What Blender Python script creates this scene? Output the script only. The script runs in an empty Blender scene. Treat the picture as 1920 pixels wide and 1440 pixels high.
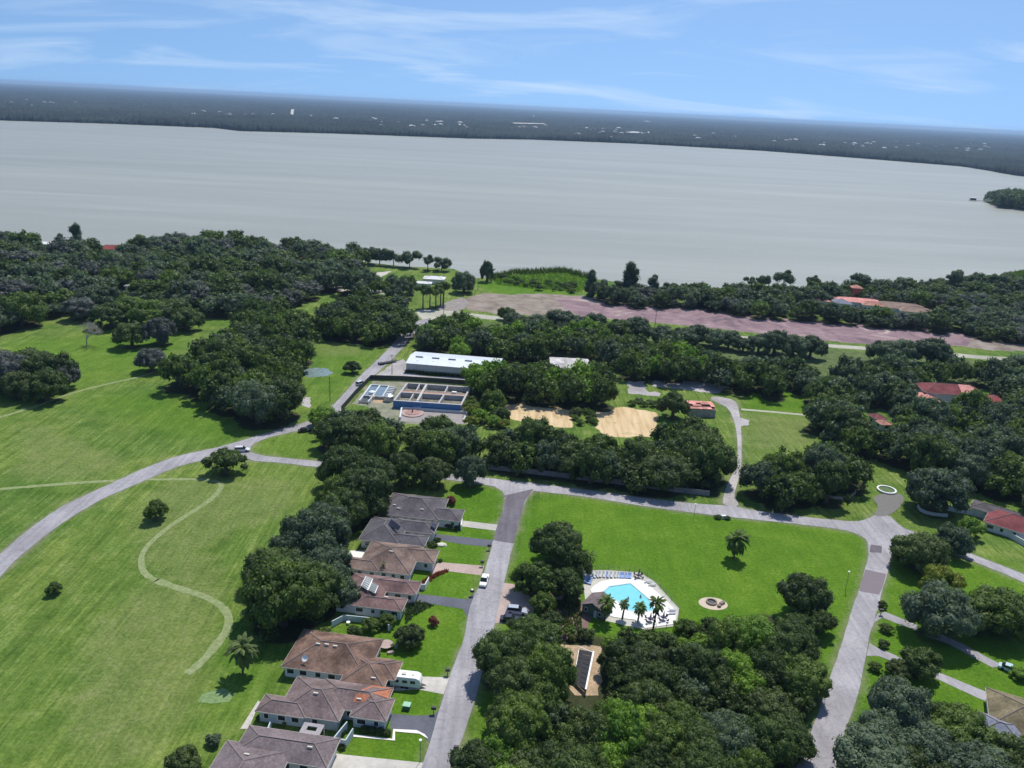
import bpy, bmesh, math, random
import numpy as np
from mathutils import Vector, Matrix
random.seed(7); rng = np.random.default_rng(11)
S = bpy.context.scene
COL = S.collection
rad = math.radians
# ------------------------------------------------------------ camera
F = 1500.0; CH = 110.0; ROLL = rad(2.89); PITCH = math.atan(521/1500.)
fw = np.array([0, math.cos(PITCH), -math.sin(PITCH)])
U0 = np.array([0, math.sin(PITCH), math.cos(PITCH)]); R0 = np.array([1., 0, 0])
IU = math.cos(ROLL)*U0 - math.sin(ROLL)*R0
IR = math.cos(ROLL)*R0 + math.sin(ROLL)*U0
cam = bpy.data.cameras.new('camera'); camo = bpy.data.objects.new('camera', cam); COL.objects.link(camo)
cam.sensor_width = 36; cam.lens = F/1920*36; cam.clip_end = 200000; cam.clip_start = 1
m = Matrix.Identity(4)
for i in range(3):
    m[i][0] = IR[i]; m[i][1] = IU[i]; m[i][2] = -fw[i]
m[2][3] = CH
camo.matrix_world = m
S.camera = camo
# ------------------------------------------------------------ world, sun, exposure
SUN_EL, SUN_AZ = rad(61), rad(20.4)
W = bpy.data.worlds.new("World"); S.world = W; W.use_nodes = True
nt = W.node_tree; N = nt.nodes; L = nt.links; N.clear()
out = N.new('ShaderNodeOutputWorld'); bg = N.new('ShaderNodeBackground'); sky = N.new('ShaderNodeTexSky')
sky.sky_type = 'NISHITA'; sky.sun_disc = False; sky.sun_elevation = SUN_EL; sky.sun_rotation = SUN_AZ
sky.altitude = 100; sky.air_density = 1.0; sky.dust_density = 0.6; sky.ozone_density = 2.0
geo = N.new('ShaderNodeTexCoord')
lift = N.new('ShaderNodeVectorMath'); lift.operation = 'ADD'; L.new(geo.outputs['Generated'], lift.inputs[0]); lift.inputs[1].default_value = (0, 0, .22)
nrm = N.new('ShaderNodeVectorMath'); nrm.operation = 'NORMALIZE'; L.new(lift.outputs[0], nrm.inputs[0]); L.new(nrm.outputs[0], sky.inputs[0])
sep = N.new('ShaderNodeSeparateXYZ'); L.new(geo.outputs['Generated'], sep.inputs[0])
def wm(op, a, b=None, c=None):
    n = N.new('ShaderNodeMath'); n.operation = op
    for i, v in enumerate((a, b, c)):
        if v is None: continue
        if isinstance(v, (int, float)): n.inputs[i].default_value = v
        else: L.new(v, n.inputs[i])
    return n.outputs[0]
zc = wm('ADD', wm('MAXIMUM', sep.outputs[2], 0.0), 0.20)
cmb = N.new('ShaderNodeCombineXYZ')
L.new(wm('DIVIDE', sep.outputs[0], zc), cmb.inputs[0]); L.new(wm('DIVIDE', sep.outputs[1], zc), cmb.inputs[1])
mp = N.new('ShaderNodeMapping'); L.new(cmb.outputs[0], mp.inputs[0]); mp.inputs['Rotation'].default_value = (0, 0, rad(-40)); mp.inputs['Scale'].default_value = (0.75, 1.5, 1)
cn = N.new('ShaderNodeTexNoise'); L.new(mp.outputs[0], cn.inputs[0]); cn.inputs['Scale'].default_value = 1.1; cn.inputs['Detail'].default_value = 8; cn.inputs['Roughness'].default_value = .55; cn.inputs['Distortion'].default_value = .9
cr = N.new('ShaderNodeValToRGB'); L.new(cn.outputs[0], cr.inputs[0]); cr.color_ramp.elements[0].position = .50; cr.color_ramp.elements[1].position = .74
tint = N.new('ShaderNodeMix'); tint.data_type = 'RGBA'; tint.blend_type = 'MULTIPLY'; tint.inputs[0].default_value = 1
L.new(sky.outputs[0], tint.inputs[6]); tint.inputs[7].default_value = (1.06, 1.27, 1.42, 1)
mx = N.new('ShaderNodeMix'); mx.data_type = 'RGBA'; L.new(wm('MULTIPLY', cr.outputs[0], .55), mx.inputs[0])
L.new(tint.outputs[2], mx.inputs[6]); mx.inputs[7].default_value = (7.4, 8.9, 10.6, 1)
L.new(mx.outputs[2], bg.inputs[0]); bg.inputs[1].default_value = 0.09; L.new(bg.outputs[0], out.inputs[0])
sl = bpy.data.lights.new('sun', 'SUN'); so = bpy.data.objects.new('sun', sl); COL.objects.link(so)
sl.energy = 4.0; sl.angle = rad(.5); sl.color = (1, .955, .88)
sd = Vector((math.sin(SUN_AZ)*math.cos(SUN_EL), math.cos(SUN_AZ)*math.cos(SUN_EL), math.sin(SUN_EL)))
so.rotation_euler = sd.to_track_quat('Z', 'Y').to_euler(); so.location = (0, 0, 300)
S.view_settings.view_transform = 'Standard'; S.view_settings.look = 'None'
S.view_settings.exposure = 0.13; S.view_settings.gamma = 1; S.view_settings.use_curve_mapping = False
S.cycles.max_bounces = 5; S.cycles.diffuse_bounces = 2; S.cycles.volume_bounces = 0
# ------------------------------------------------------------ helpers
def at(px, py, z=0.):
    d = fw*F + IR*(px-960) - IU*(py-720)
    t = (z-CH)/d[2]
    p = np.array([0, 0, CH]) + d*t
    return Vector((p[0], p[1], z))
def atl(pts, z=0.): return [at(x, y, z) for x, y in pts]
def zoom(ox, oy, k): return lambda x, y: (ox+x/k, oy+y/k)
def pxm(p):                       # photo pixels per metre at a point
    v = np.array(p, float)-np.array([0, 0, CH]); return F/float(v@fw)
def tag(o, label=None, cat=None, group=None, kind=None):
    if label: o['label'] = label
    if cat: o['category'] = cat
    if group: o['group'] = group
    if kind: o['kind'] = kind
    return o
def mesh(name, v, f, mats=None, smooth=False):
    me = bpy.data.meshes.new(name); me.from_pydata([tuple(p) for p in v], [], f)
    if mats:
        for mm in (mats if isinstance(mats, (list, tuple)) else [mats]): me.materials.append(mm)
    if smooth: me.polygons.foreach_set('use_smooth', [True]*len(me.polygons))
    me.update(); return me
def link(name, data, parent=None, loc=None, rz=None):
    o = bpy.data.objects.new(name, data); COL.objects.link(o)
    if parent is not None: o.parent = parent
    if loc is not None: o.location = loc
    if rz is not None: o.rotation_euler = (0, 0, rz)
    return o
def thing(name, label, cat, loc=(0, 0, 0), rz=0, group=None):
    return tag(link(name, None, None, loc, rz), label, cat, group)
def fastmesh(name, V, loops, starts, totals):
    me = bpy.data.meshes.new(name); me.vertices.add(len(V)); me.vertices.foreach_set('co', np.asarray(V, np.float32).ravel())
    me.loops.add(len(loops)); me.loops.foreach_set('vertex_index', np.asarray(loops, np.int32))
    me.polygons.add(len(starts)); me.polygons.foreach_set('loop_start', np.asarray(starts, np.int32)); me.polygons.foreach_set('loop_total', np.asarray(totals, np.int32))
    me.update(calc_edges=True); return me
class MB:
    def __init__(s): s.v = []; s.f = []
    def add(s, v, f):
        n = len(s.v); s.v += [tuple(p) for p in v]; s.f += [tuple(i+n for i in q) for q in f]; return s
    def box(s, x0, x1, y0, y1, z0, z1):
        return s.add([(x0, y0, z0), (x1, y0, z0), (x1, y1, z0), (x0, y1, z0), (x0, y0, z1), (x1, y0, z1), (x1, y1, z1), (x0, y1, z1)],
                     [(3, 2, 1, 0), (4, 5, 6, 7), (0, 1, 5, 4), (1, 2, 6, 5), (2, 3, 7, 6), (3, 0, 4, 7)])
    def bar(s, a, b, w, h):       # horizontal wall-like bar between two points, from z of a upward h
        a = Vector(a); b = Vector(b); d = (b-a); d.z = 0; d.normalize(); n = Vector((-d.y, d.x, 0))*w/2
        q = [a-n, b-n, b+n, a+n]
        return s.add(q+[p+Vector((0, 0, h)) for p in q], [(3, 2, 1, 0), (4, 5, 6, 7), (0, 1, 5, 4), (1, 2, 6, 5), (2, 3, 7, 6), (3, 0, 4, 7)])
    def tube(s, a, b, r0, r1=None, n=6, cap=True):
        a = Vector(a); b = Vector(b); r1 = r0 if r1 is None else r1
        d = (b-a).normalized(); t = d.orthogonal().normalized(); w = d.cross(t)
        v = []
        for p, r in ((a, r0), (b, r1)):
            for i in range(n):
                an = 2*math.pi*i/n; v.append(p+(t*math.cos(an)+w*math.sin(an))*r)
        f = [(i, (i+1) % n, n+(i+1) % n, n+i) for i in range(n)]
        if cap: f += [tuple(range(n-1, -1, -1)), tuple(range(n, 2*n))]
        return s.add(v, f)
    def prism(s, poly, z0, z1):
        n = len(poly)
        return s.add([(p[0], p[1], z0) for p in poly]+[(p[0], p[1], z1) for p in poly],
                     [tuple(range(n-1, -1, -1)), tuple(range(n, 2*n))]+[(i, (i+1) % n, n+(i+1) % n, n+i) for i in range(n)])
    def mesh(s, name, mt, smooth=False): return mesh(name, s.v, s.f, mt, smooth)
    def build(s, name, mt, parent=None, loc=None, rz=None, smooth=False): return link(name, s.mesh(name, mt, smooth), parent, loc, rz)
# ------------------------------------------------------------ materials
def mat(name, col, rough=.85, var=.15, scale=1.0, spec=.3, col2=None, detail=5, coord='Object', bump=0, bscale=None, metal=0, big=None):
    M = bpy.data.materials.new(name); M.use_nodes = True; t = M.node_tree; b = t.nodes['Principled BSDF']
    b.inputs['Roughness'].default_value = rough; b.inputs['Specular IOR Level'].default_value = spec; b.inputs['Metallic'].default_value = metal
    tc = t.nodes.new('ShaderNodeTexCoord'); nz = t.nodes.new('ShaderNodeTexNoise'); nz.inputs['Scale'].default_value = scale; nz.inputs['Detail'].default_value = detail; nz.inputs['Roughness'].default_value = .65
    t.links.new(tc.outputs[coord], nz.inputs[0])
    r = t.nodes.new('ShaderNodeValToRGB'); t.links.new(nz.outputs[0], r.inputs[0])
    c2 = col2 or tuple(min(1, c*(1+var)) for c in col); c1 = col if col2 else tuple(c*(1-var) for c in col)
    r.color_ramp.elements[0].position = .32; r.color_ramp.elements[1].position = .68
    r.color_ramp.elements[0].color = (*c1, 1); r.color_ramp.elements[1].color = (*c2, 1)
    o = r.outputs[0]
    if big:
        n2 = t.nodes.new('ShaderNodeTexNoise'); n2.inputs['Scale'].default_value = big[0]; n2.inputs['Detail'].default_value = 6; t.links.new(tc.outputs[coord], n2.inputs[0])
        r2 = t.nodes.new('ShaderNodeValToRGB'); t.links.new(n2.outputs[0], r2.inputs[0]); r2.color_ramp.elements[0].position = .35; r2.color_ramp.elements[1].position = .65
        k = big[1]; r2.color_ramp.elements[0].color = (1-k, 1-k, 1-k, 1); r2.color_ramp.elements[1].color = (1+k*.6, 1+k*.6, 1+k*.6, 1)
        mm = t.nodes.new('ShaderNodeMix'); mm.data_type = 'RGBA'; mm.blend_type = 'MULTIPLY'; mm.inputs[0].default_value = 1
        t.links.new(o, mm.inputs[6]); t.links.new(r2.outputs[0], mm.inputs[7]); o = mm.outputs[2]
    t.links.new(o, b.inputs['Base Color'])
    if bump:
        bp = t.nodes.new('ShaderNodeBump'); bp.inputs['Strength'].default_value = bump; n3 = t.nodes.new('ShaderNodeTexNoise'); n3.inputs['Scale'].default_value = bscale or scale
        t.links.new(tc.outputs[coord], n3.inputs[0]); t.links.new(n3.outputs[0], bp.inputs['Height']); t.links.new(bp.outputs[0], b.inputs['Normal'])
    return M
def leafmat(name, c1, c2, tr=.28):
    c1 = tuple(x*1.3 for x in c1); c2 = tuple(x*1.18 for x in c2)
    M = bpy.data.materials.new(name); M.use_nodes = True; t = M.node_tree; nn = t.nodes; b = nn['Principled BSDF']; o = nn['Material Output']
    b.inputs['Roughness'].default_value = .6; b.inputs['Specular IOR Level'].default_value = .25
    a = nn.new('ShaderNodeAttribute'); a.attribute_name = 'tone'
    oi = nn.new('ShaderNodeObjectInfo'); ad = nn.new('ShaderNodeMath'); ad.operation = 'MULTIPLY_ADD'
    t.links.new(oi.outputs['Random'], ad.inputs[0]); ad.inputs[1].default_value = .35
    a2 = nn.new('ShaderNodeMath'); a2.operation = 'MULTIPLY'; t.links.new(a.outputs['Fac'], a2.inputs[0]); a2.inputs[1].default_value = .75
    t.links.new(a2.outputs[0], ad.inputs[2])
    r = nn.new('ShaderNodeValToRGB'); t.links.new(ad.outputs[0], r.inputs[0])
    r.color_ramp.elements[0].color = (*c1, 1); r.color_ramp.elements[1].color = (*c2, 1); r.color_ramp.elements[0].position = .1; r.color_ramp.elements[1].position = .95
    tb = nn.new('ShaderNodeBsdfTranslucent'); t.links.new(r.outputs[0], b.inputs['Base Color'])
    g = nn.new('ShaderNodeMix'); g.data_type = 'RGBA'; g.blend_type = 'MULTIPLY'; g.inputs[0].default_value = 1; t.links.new(r.outputs[0], g.inputs[6]); g.inputs[7].default_value = (1.5, 1.7, .7, 1)
    t.links.new(g.outputs[2], tb.inputs[0])
    ms = nn.new('ShaderNodeMixShader'); ms.inputs[0].default_value = tr; t.links.new(b.outputs[0], ms.inputs[1]); t.links.new(tb.outputs[0], ms.inputs[2]); t.links.new(ms.outputs[0], o.inputs[0])
    return M
LM = {
 'dark': leafmat('leaf_dark', (.014, .028, .008), (.098, .145, .036)),
 'mid': leafmat('leaf_mid', (.020, .040, .008), (.132, .195, .036)),
 'bright': leafmat('leaf_bright', (.040, .095, .010), (.20, .31, .035)),
 'grey': leafmat('leaf_grey', (.026, .042, .024), (.140, .185, .110)),
 'olive': leafmat('leaf_olive', (.020, .034, .011), (.115, .155, .045)),
 'bluish': leafmat('leaf_bluish', (.018, .036, .021), (.120, .162, .088)),
 'mauve': leafmat('leaf_mauve', (.040, .046, .044), (.145, .158, .148)),
 'red': leafmat('leaf_red', (.07, .025, .02), (.26, .08, .06)),
 'pale': leafmat('leaf_pale', (.16, .14, .15), (.32, .29, .30)),
 'yellow': leafmat('leaf_yellow', (.06, .09, .010), (.22, .24, .030)),
}
BARK = mat('bark', (.12, .095, .075), .95, .3, 3)
ASPH = mat('asphalt_faded', (.35, .335, .35), .9, .10, 1.1, .2, big=(.07, .2), detail=9)
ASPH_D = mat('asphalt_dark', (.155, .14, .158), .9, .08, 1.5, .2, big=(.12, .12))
ASPH_B = mat('asphalt_sealed', (.115, .12, .145), .85, .1, 1.2, .25, big=(.15, .15))
CONC = mat('concrete', (.50, .47, .42), .9, .12, .8, .2, big=(.1, .15))
CONC_W = mat('concrete_white', (.80, .765, .71), .8, .04, .8, .2)
PAVER = mat('paver_pink', (.44, .34, .30), .9, .12, 1.5, .2, big=(.2, .12))
GRAVEL = mat('gravel', (.40, .375, .37), .95, .22, 1.2, .1, big=(.08, .25))
SHELL = mat('gravel_tan', (.42, .31, .20), .95, .3, 2.5, .1, big=(.3, .2))
DIRTROAD = mat('pale_gravel_road', (.42, .41, .33), .95, .12, .6, .1, big=(.03, .2))
MULCH = mat('mulch', (.20, .13, .12), .95, .35, 2.2, .1)
STUCCO = mat('stucco_white', (.70, .70, .70), .85, .05, 2, .2)
STUCCO_B = mat('stucco_bluish', (.52, .58, .62), .85, .06, 2, .2)
WHITE = mat('white_paint', (.80, .80, .79), .5, .02, 2, .4)
GLASS = mat('window_glass', (.03, .035, .045), .12, .1, 1, .6)
DARKM = mat('dark_metal', (.035, .035, .04), .5, .1, 2, .4)
FASCIA = mat('fascia_beige', (.62, .57, .50), .8, .05, 2, .2)
def cracks(M, sc=.30, amt=.86):
    t = M.node_tree; b = t.nodes['Principled BSDF']; src = b.inputs['Base Color'].links[0].from_socket
    tc = t.nodes.new('ShaderNodeTexCoord'); nz = t.nodes.new('ShaderNodeTexNoise'); nz.inputs['Scale'].default_value = .5; nz.inputs['Detail'].default_value = 6; t.links.new(tc.outputs['Object'], nz.inputs[0])
    ad = t.nodes.new('ShaderNodeVectorMath'); ad.operation = 'MULTIPLY_ADD'; t.links.new(nz.outputs['Color'], ad.inputs[0]); ad.inputs[1].default_value = (3, 3, 0); t.links.new(tc.outputs['Object'], ad.inputs[2])
    v = t.nodes.new('ShaderNodeTexVoronoi'); v.feature = 'DISTANCE_TO_EDGE'; v.inputs['Scale'].default_value = sc; t.links.new(ad.outputs[0], v.inputs[0])
    r = t.nodes.new('ShaderNodeValToRGB'); t.links.new(v.outputs[0], r.inputs[0]); r.color_ramp.elements[0].color = (amt, amt, amt, 1); r.color_ramp.elements[1].color = (1, 1, 1, 1); r.color_ramp.elements[0].position = .008; r.color_ramp.elements[1].position = .045
    mp = t.nodes.new('ShaderNodeMapping'); mp.inputs['Rotation'].default_value = (0, 0, .12); mp.inputs['Scale'].default_value = (1, .045, 1); t.links.new(tc.outputs['Object'], mp.inputs[0])
    n2 = t.nodes.new('ShaderNodeTexNoise'); n2.inputs['Scale'].default_value = .9; n2.inputs['Detail'].default_value = 5; t.links.new(mp.outputs[0], n2.inputs[0])
    r2 = t.nodes.new('ShaderNodeValToRGB'); t.links.new(n2.outputs[0], r2.inputs[0]); r2.color_ramp.elements[0].position = .36; r2.color_ramp.elements[1].position = .62; r2.color_ramp.elements[0].color = (.87, .87, .885, 1); r2.color_ramp.elements[1].color = (1.06, 1.06, 1.06, 1)
    for q in (r, r2):
        m_ = t.nodes.new('ShaderNodeMix'); m_.data_type = 'RGBA'; m_.blend_type = 'MULTIPLY'; m_.inputs[0].default_value = 1; t.links.new(src, m_.inputs[6]); t.links.new(q.outputs[0], m_.inputs[7]); src = m_.outputs[2]
    t.links.new(src, b.inputs['Base Color'])
cracks(ASPH); cracks(ASPH_D)
def roofm(name, c, stain): return mat(name, tuple(min(.9, q*k) for q, k in zip(c, (1.25, 1.2, 1.15))), .92, .30, 2.2, .15, big=(.28, stain*1.7), detail=10)
RF = {'grey': roofm('shingle_grey', (.098, .092, .104), .18), 'slate': roofm('shingle_slate', (.085, .085, .098), .15),
      'brown': roofm('shingle_brown', (.158, .118, .102), .22), 'plum': roofm('shingle_plum', (.150, .098, .096), .2),
      'rust': roofm('shingle_rust', (.150, .100, .080), .28), 'mauve': roofm('shingle_mauve', (.150, .118, .118), .18),
      'lilac': roofm('shingle_lilac', (.145, .122, .130), .12), 'orange': roofm('shingle_orange', (.34, .14, .085), .12),
      'redtile': roofm('tile_red', (.23, .065, .065), .15), 'pinktile': roofm('tile_pink', (.55, .26, .23), .1),
      'darkred': roofm('tile_darkred', (.17, .055, .06), .15), 'salmon': roofm('tile_salmon', (.36, .18, .15), .15),
      'olive': roofm('shingle_olive', (.155, .135, .085), .2), 'blue': roofm('shingle_blue', (.16, .18, .24), .1), 'tan': roofm('shingle_tan', (.23, .17, .14), .12)}
CAP = mat('ridge_cap', (.24, .20, .19), .9, .1, 2, .15)
# ------------------------------------------------------------ polygons, in photo pixels on the ground
z1 = zoom(520, 860, 4.174); z2 = zoom(380, 1160, 3.84); z3 = zoom(900, 940, 4.571); z5 = zoom(1000, 560, 3.6)
z7 = zoom(1400, 820, 3.429); z8 = zoom(1400, 1100, 3.692); zg = zoom(640, 640, 6.0); zr = zoom(1420, 480, 3.79); zt = zoom(1600, 640, 6.0)
def sub(poly, step=3.0, jit=0.0):
    o = []; n = len(poly)
    for i in range(n):
        a = poly[i]; b = poly[(i+1) % n]; k = max(1, int((b-a).length/step))
        for j in range(k):
            p = a.lerp(b, j/k)
            if jit and j: p = p+Vector((random.gauss(0, jit), random.gauss(0, jit), 0))
            o.append(p)
    return o
def smooth_poly(P, it=2):
    for _ in range(it):
        Q = []
        for i in range(len(P)):
            a, b = P[i], P[(i+1) % len(P)]; Q += [a.lerp(b, .25), a.lerp(b, .75)]
        P = Q
    return P
def sheet(name, pts, z, mt, kind='structure', jit=0., smooth=0, parent=None):
    P = [Vector((p.x, p.y, z)) for p in (pts if isinstance(pts[0], Vector) else atl(pts))]
    if smooth: P = smooth_poly(P, smooth)
    if jit: P = sub(P, 2.0, jit)
    bm = bmesh.new(); vs = [bm.verts.new(p) for p in P]
    f = bm.faces.new(vs); f.normal_update()
    if f.normal.z < 0: f.normal_flip()
    bmesh.ops.triangulate(bm, faces=[f]); me = bpy.data.meshes.new(name); bm.to_mesh(me); bm.free(); me.materials.append(mt)
    o = link(name, me, parent)
    if kind and parent is None: o['kind'] = kind
    return o
STREET = [(980, 905), (1004, 915), (984, 940), (972, 984), (962, 1021), (952.5, 1062.5), (945, 1093), (936.5, 1132.5), (928, 1167.5), (915, 1220), (909, 1240), (897, 1291.6), (884, 1332), (871, 1373), (859, 1405), (849, 1440), (828, 1520),
          (768, 1520), (790, 1440), (797, 1420), (810, 1381), (820, 1342), (832, 1306), (842, 1269), (856.6, 1233), (870, 1200), (876, 1160), (883, 1130), (901, 1095), (913, 1056), (925, 1016), (932, 987), (944, 956), (947.6, 932), (941.7, 920), (924, 911)]
CROSS = [(467, 846), (483, 853), (533, 859), (600, 865), (720, 877), (860, 890), (920, 897.5), (1000, 906), (1083, 917), (1167, 928), (1250, 939), (1305, 944.7), (1345, 947), (1386, 951), (1400, 955), (1470, 965), (1540, 973), (1604, 979), (1627, 973), (1642, 965), (1664, 964), (1691, 989), (1709, 996),
         (1760, 1015), (1840, 1046), (1925, 1079), (2050, 1130), (2050, 1152), (1920, 1092), (1838, 1058), (1760, 1028), (1709, 1009), (1691.6, 1012.5), (1675.6, 1023), (1628, 1024), (1625.6, 1012.5), (1608, 1001.6), (1580, 993), (1499, 983), (1407, 974), (1302, 962), (1222, 951.7), (1139, 938), (1069, 928), (1004, 921), (945, 915), (900, 908), (850, 901), (700, 884), (587, 876), (533, 868), (460, 864)]
LEFTROAD = [(-60, 1090), (0, 1039.5), (43, 1001), (107.6, 953.4), (172, 923), (237, 893), (280, 874), (336, 854), (387, 843.7), (430, 833), (483, 817), (533, 803), (577, 791), (600, 778), (633, 753), (666.5, 713.4), (709, 674), (734, 648.7), (752, 625), (775, 605), (800, 596),
            (808, 603), (790, 615), (768, 634), (757, 650), (735, 675), (700, 705), (686, 716), (641, 770), (622, 785), (590, 802), (533, 813), (483, 827), (467, 840), (470, 862), (450, 864), (383, 864), (366, 866), (323, 878), (258, 907), (194, 934), (129, 972), (77.5, 1010), (26, 1052.5), (0, 1082.6), (-80, 1160)]
RIGHTROAD = [(1626, 1018), (1629, 1035), (1627, 1050), (1621, 1069), (1612.5, 1102), (1599, 1135), (1587, 1181), (1568, 1235.5), (1551.7, 1284), (1535, 1335.6), (1516.5, 1379), (1496, 1432), (1465, 1520),
             (1552, 1520), (1571, 1425), (1583, 1373), (1600, 1330), (1612, 1290), (1616.7, 1262.5), (1625, 1224.6), (1630, 1189), (1638, 1170), (1648, 1135), (1653.7, 1106), (1662.5, 1082.5), (1671, 1041.6), (1677, 1018)]
LANE = [(1354, 948), (1357, 929), (1364, 907), (1380, 879), (1384, 838), (1379, 796), (1366.7, 765.6), (1347, 756), (1333, 750), (1333, 744), (1347, 744), (1378, 750), (1386, 768), (1391, 824), (1390, 879), (1380, 915), (1376, 929), (1388, 952)]
LAKEROAD = [(780, 588), (785, 580), (835, 582), (886, 588), (942, 594), (965, 597), (1105, 610), (1214, 616), (1325, 625), (1470, 637), (1557, 646), (1623, 650), (1810, 664), (1837, 667), (2000, 676),
            (2000, 684), (1837, 673), (1810, 671), (1623, 656), (1557, 652), (1470, 643), (1325, 632), (1214, 622), (1105, 616), (965, 604), (942, 601), (886, 596), (835, 592), (812, 600), (800, 606)]
sheetsZ = {}
FIELD_PATHS = [[(-20, 919), (0, 917), (120, 907), (215, 901), (340, 898), (400, 900), (418, 908), (408, 925), (385, 945), (330, 978), (285, 1013), (264, 1040), (266, 1068), (276, 1080), (294, 1089)],
               [(292, 1088), (340, 1105), (385, 1118), (415, 1135), (430, 1155), (428, 1180), (405, 1210), (380, 1240), (350, 1264)],
               [(-20, 790), (0, 782), (60, 765), (130, 738), (200, 720), (270, 705), (350, 676), (405, 653)]]
BROWN = [(862, 562), (905, 549), (960, 552), (1010, 550), (1120, 556), (1110, 597), (1000, 592), (930, 588), (870, 580)]
PINK = [(1040, 558), (1100, 557), (1200, 563), (1300, 573), (1400, 590), (1500, 600), (1600, 606), (1700, 610), (1790, 618), (1822, 626), (1815, 650), (1750, 646), (1620, 645), (1500, 635), (1400, 622), (1300, 612), (1200, 602), (1100, 596), (1060, 580)]
LAWNS = [[(1010, 925), (1640, 1000), (1620, 1110), (1560, 1290), (1480, 1460), (1200, 1400), (980, 1400), (860, 1450), (930, 1200), (960, 1050), (985, 950)],
         [(850, 905), (960, 915), (930, 1030), (890, 1200), (790, 1440), (640, 1440), (640, 1180), (800, 1000)],
         [(1640, 1000), (1920, 1060), (1990, 1440), (1560, 1460), (1620, 1200)], [(560, 1180), (800, 1180), (800, 1300), (620, 1300)], [(430, 1150), (560, 1200), (500, 1330), (400, 1400), (350, 1290)],
         [(880, 525), (1010, 540), (1150, 560), (930, 553)], [(1390, 720), (1500, 735), (1530, 760), (1500, 790), (1400, 770)], [(0, 640), (420, 610), (430, 560), (380, 560), (330, 690), (0, 760)],
         [(130, 740), (330, 730), (560, 810), (400, 840), (250, 800)], [(590, 640), (720, 650), (640, 760), (560, 780)], [(470, 830), (600, 810), (620, 865), (480, 855)]]
SANDS = [[(948, 755), (1000, 750), (1074, 761), (1074, 803), (1030, 800), (990, 793), (945, 782)], [(1119, 771), (1167, 762), (1230, 773), (1240, 819), (1133, 819), (1119, 804)]]
DRY = [[(590, 640), (700, 650), (680, 668), (600, 672)], [(1400, 770), (1530, 775), (1530, 840), (1400, 850)], [(370, 570), (395, 568), (395, 590), (375, 590)], [(110, 580), (160, 590), (140, 620), (70, 600)],
       [(240, 960), (300, 900), (420, 890), (560, 900), (560, 960), (440, 1000), (330, 1060), (270, 1080)], [(1245, 645), (1400, 655), (1560, 672), (1540, 690), (1330, 670)], [(330, 1060), (420, 1040), (400, 1300), (280, 1440), (120, 1440), (150, 1180)], [(300, 660), (380, 650), (350, 680)],
       [(500, 1340), (560, 1250), (500, 1330), (440, 1440), (380, 1440)], [(40, 780), (250, 860), (200, 900), (20, 900)]]
def inpoly(X, Y, P):
    r = np.zeros(X.shape, bool); n = len(P)
    xs = [p[0] for p in P]; ys = [p[1] for p in P]; ys_all = (min(ys), max(ys))
    for i in range(n):
        x0, y0, x1, y1 = xs[i], ys[i], xs[(i+1) % n], ys[(i+1) % n]
        if y0 == y1: continue
        c = ((Y > y0) != (Y > y1)); r ^= c & (X < (x1-x0)*(Y-y0)/(y1-y0)+x0)
    return r
# ============================================================ TREES: positions first (the ground uses them for leaf litter)
TREES = []    # x, y, r, shape, leaf, h, label, group, own
def W2(poly, z=6.): return [(p.x, p.y) for p in atl(poly, z)]
NOGO = []
def tree_px(cx, cy, w, shape='dome', leaf='dark', hr=1.5, label=None, group=None, base=None):
    z = 5.
    for _ in range(4):
        p = at(cx, cy, z); r = w/2/pxm(p); Ht = r*hr*(1.12 if shape == 'dome' else 1); z = Ht*.56 if shape == 'dome' else Ht*.62
    if base is not None:
        b = at(cx, base, 0); p = b; r = w/2/pxm(p); Ht = r*hr*(1.12 if shape == 'dome' else 1)
    TREES.append([p.x, p.y, r, shape, leaf, Ht, label, group, True])
def scatter(poly, sp, r0, r1, leafs, label, group, z=6., excl=(), shapes=('dome',), hr=(1.6, 2.25)):
    P = W2(poly, z); EX = [W2(e, 3.) for e in excl]
    x0, x1 = min(p[0] for p in P), max(p[0] for p in P); y0, y1 = min(p[1] for p in P), max(p[1] for p in P)
    y = y0; k = 0
    while y < y1:
        x = x0+(sp/2 if k % 2 else 0)
        while x < x1:
            X, Y = x+random.uniform(-.33, .33)*sp, y+random.uniform(-.33, .33)*sp; x += sp
            a = np.array([X]), np.array([Y])
            if not inpoly(*a, P)[0] or any(inpoly(*a, e)[0] for e in EX): continue
            r = random.uniform(r0, r1)
            if any((X-t[0])**2+(Y-t[1])**2 < (.55*min(r, t[2]))**2*1.6 for t in TREES if t[8]): continue
            TREES.append([X, Y, r, random.choice(shapes), random.choice(leafs), r*random.uniform(*hr), label, group, False])
        y += sp*.87; k += 1
def blades(poly, n, h0, h1, w, name, label, lf, clump=None):
    P = W2(poly, 0); x0, x1 = min(p[0] for p in P), max(p[0] for p in P); y0, y1 = min(p[1] for p in P), max(p[1] for p in P)
    X = rng.uniform(x0, x1, n*4); Y = rng.uniform(y0, y1, n*4); k = inpoly(X, Y, P); X, Y = X[k][:n], Y[k][:n]; m_ = len(X)
    a = rng.uniform(0, 6.28, m_); hh = rng.uniform(h0, h1, m_); dx, dy = np.cos(a)*w, np.sin(a)*w; lx, ly = rng.normal(0, .3, m_)*hh, rng.normal(0, .3, m_)*hh
    v = np.stack([np.stack([X-dx, Y-dy, X*0], 1), np.stack([X+dx, Y+dy, X*0], 1), np.stack([X+lx, Y+ly, hh], 1)], 1).reshape(-1, 3)
    me = fastmesh(name, v, np.arange(3*m_), np.arange(m_)*3, np.full(m_, 3)); tn = me.attributes.new('tone', 'FLOAT', 'FACE'); tn.data.foreach_set('value', rng.uniform(0, 1, m_).astype(np.float32)); me.materials.append(LM[lf])
    tag(link(name, me), label, 'plants', kind='stuff')
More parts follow.
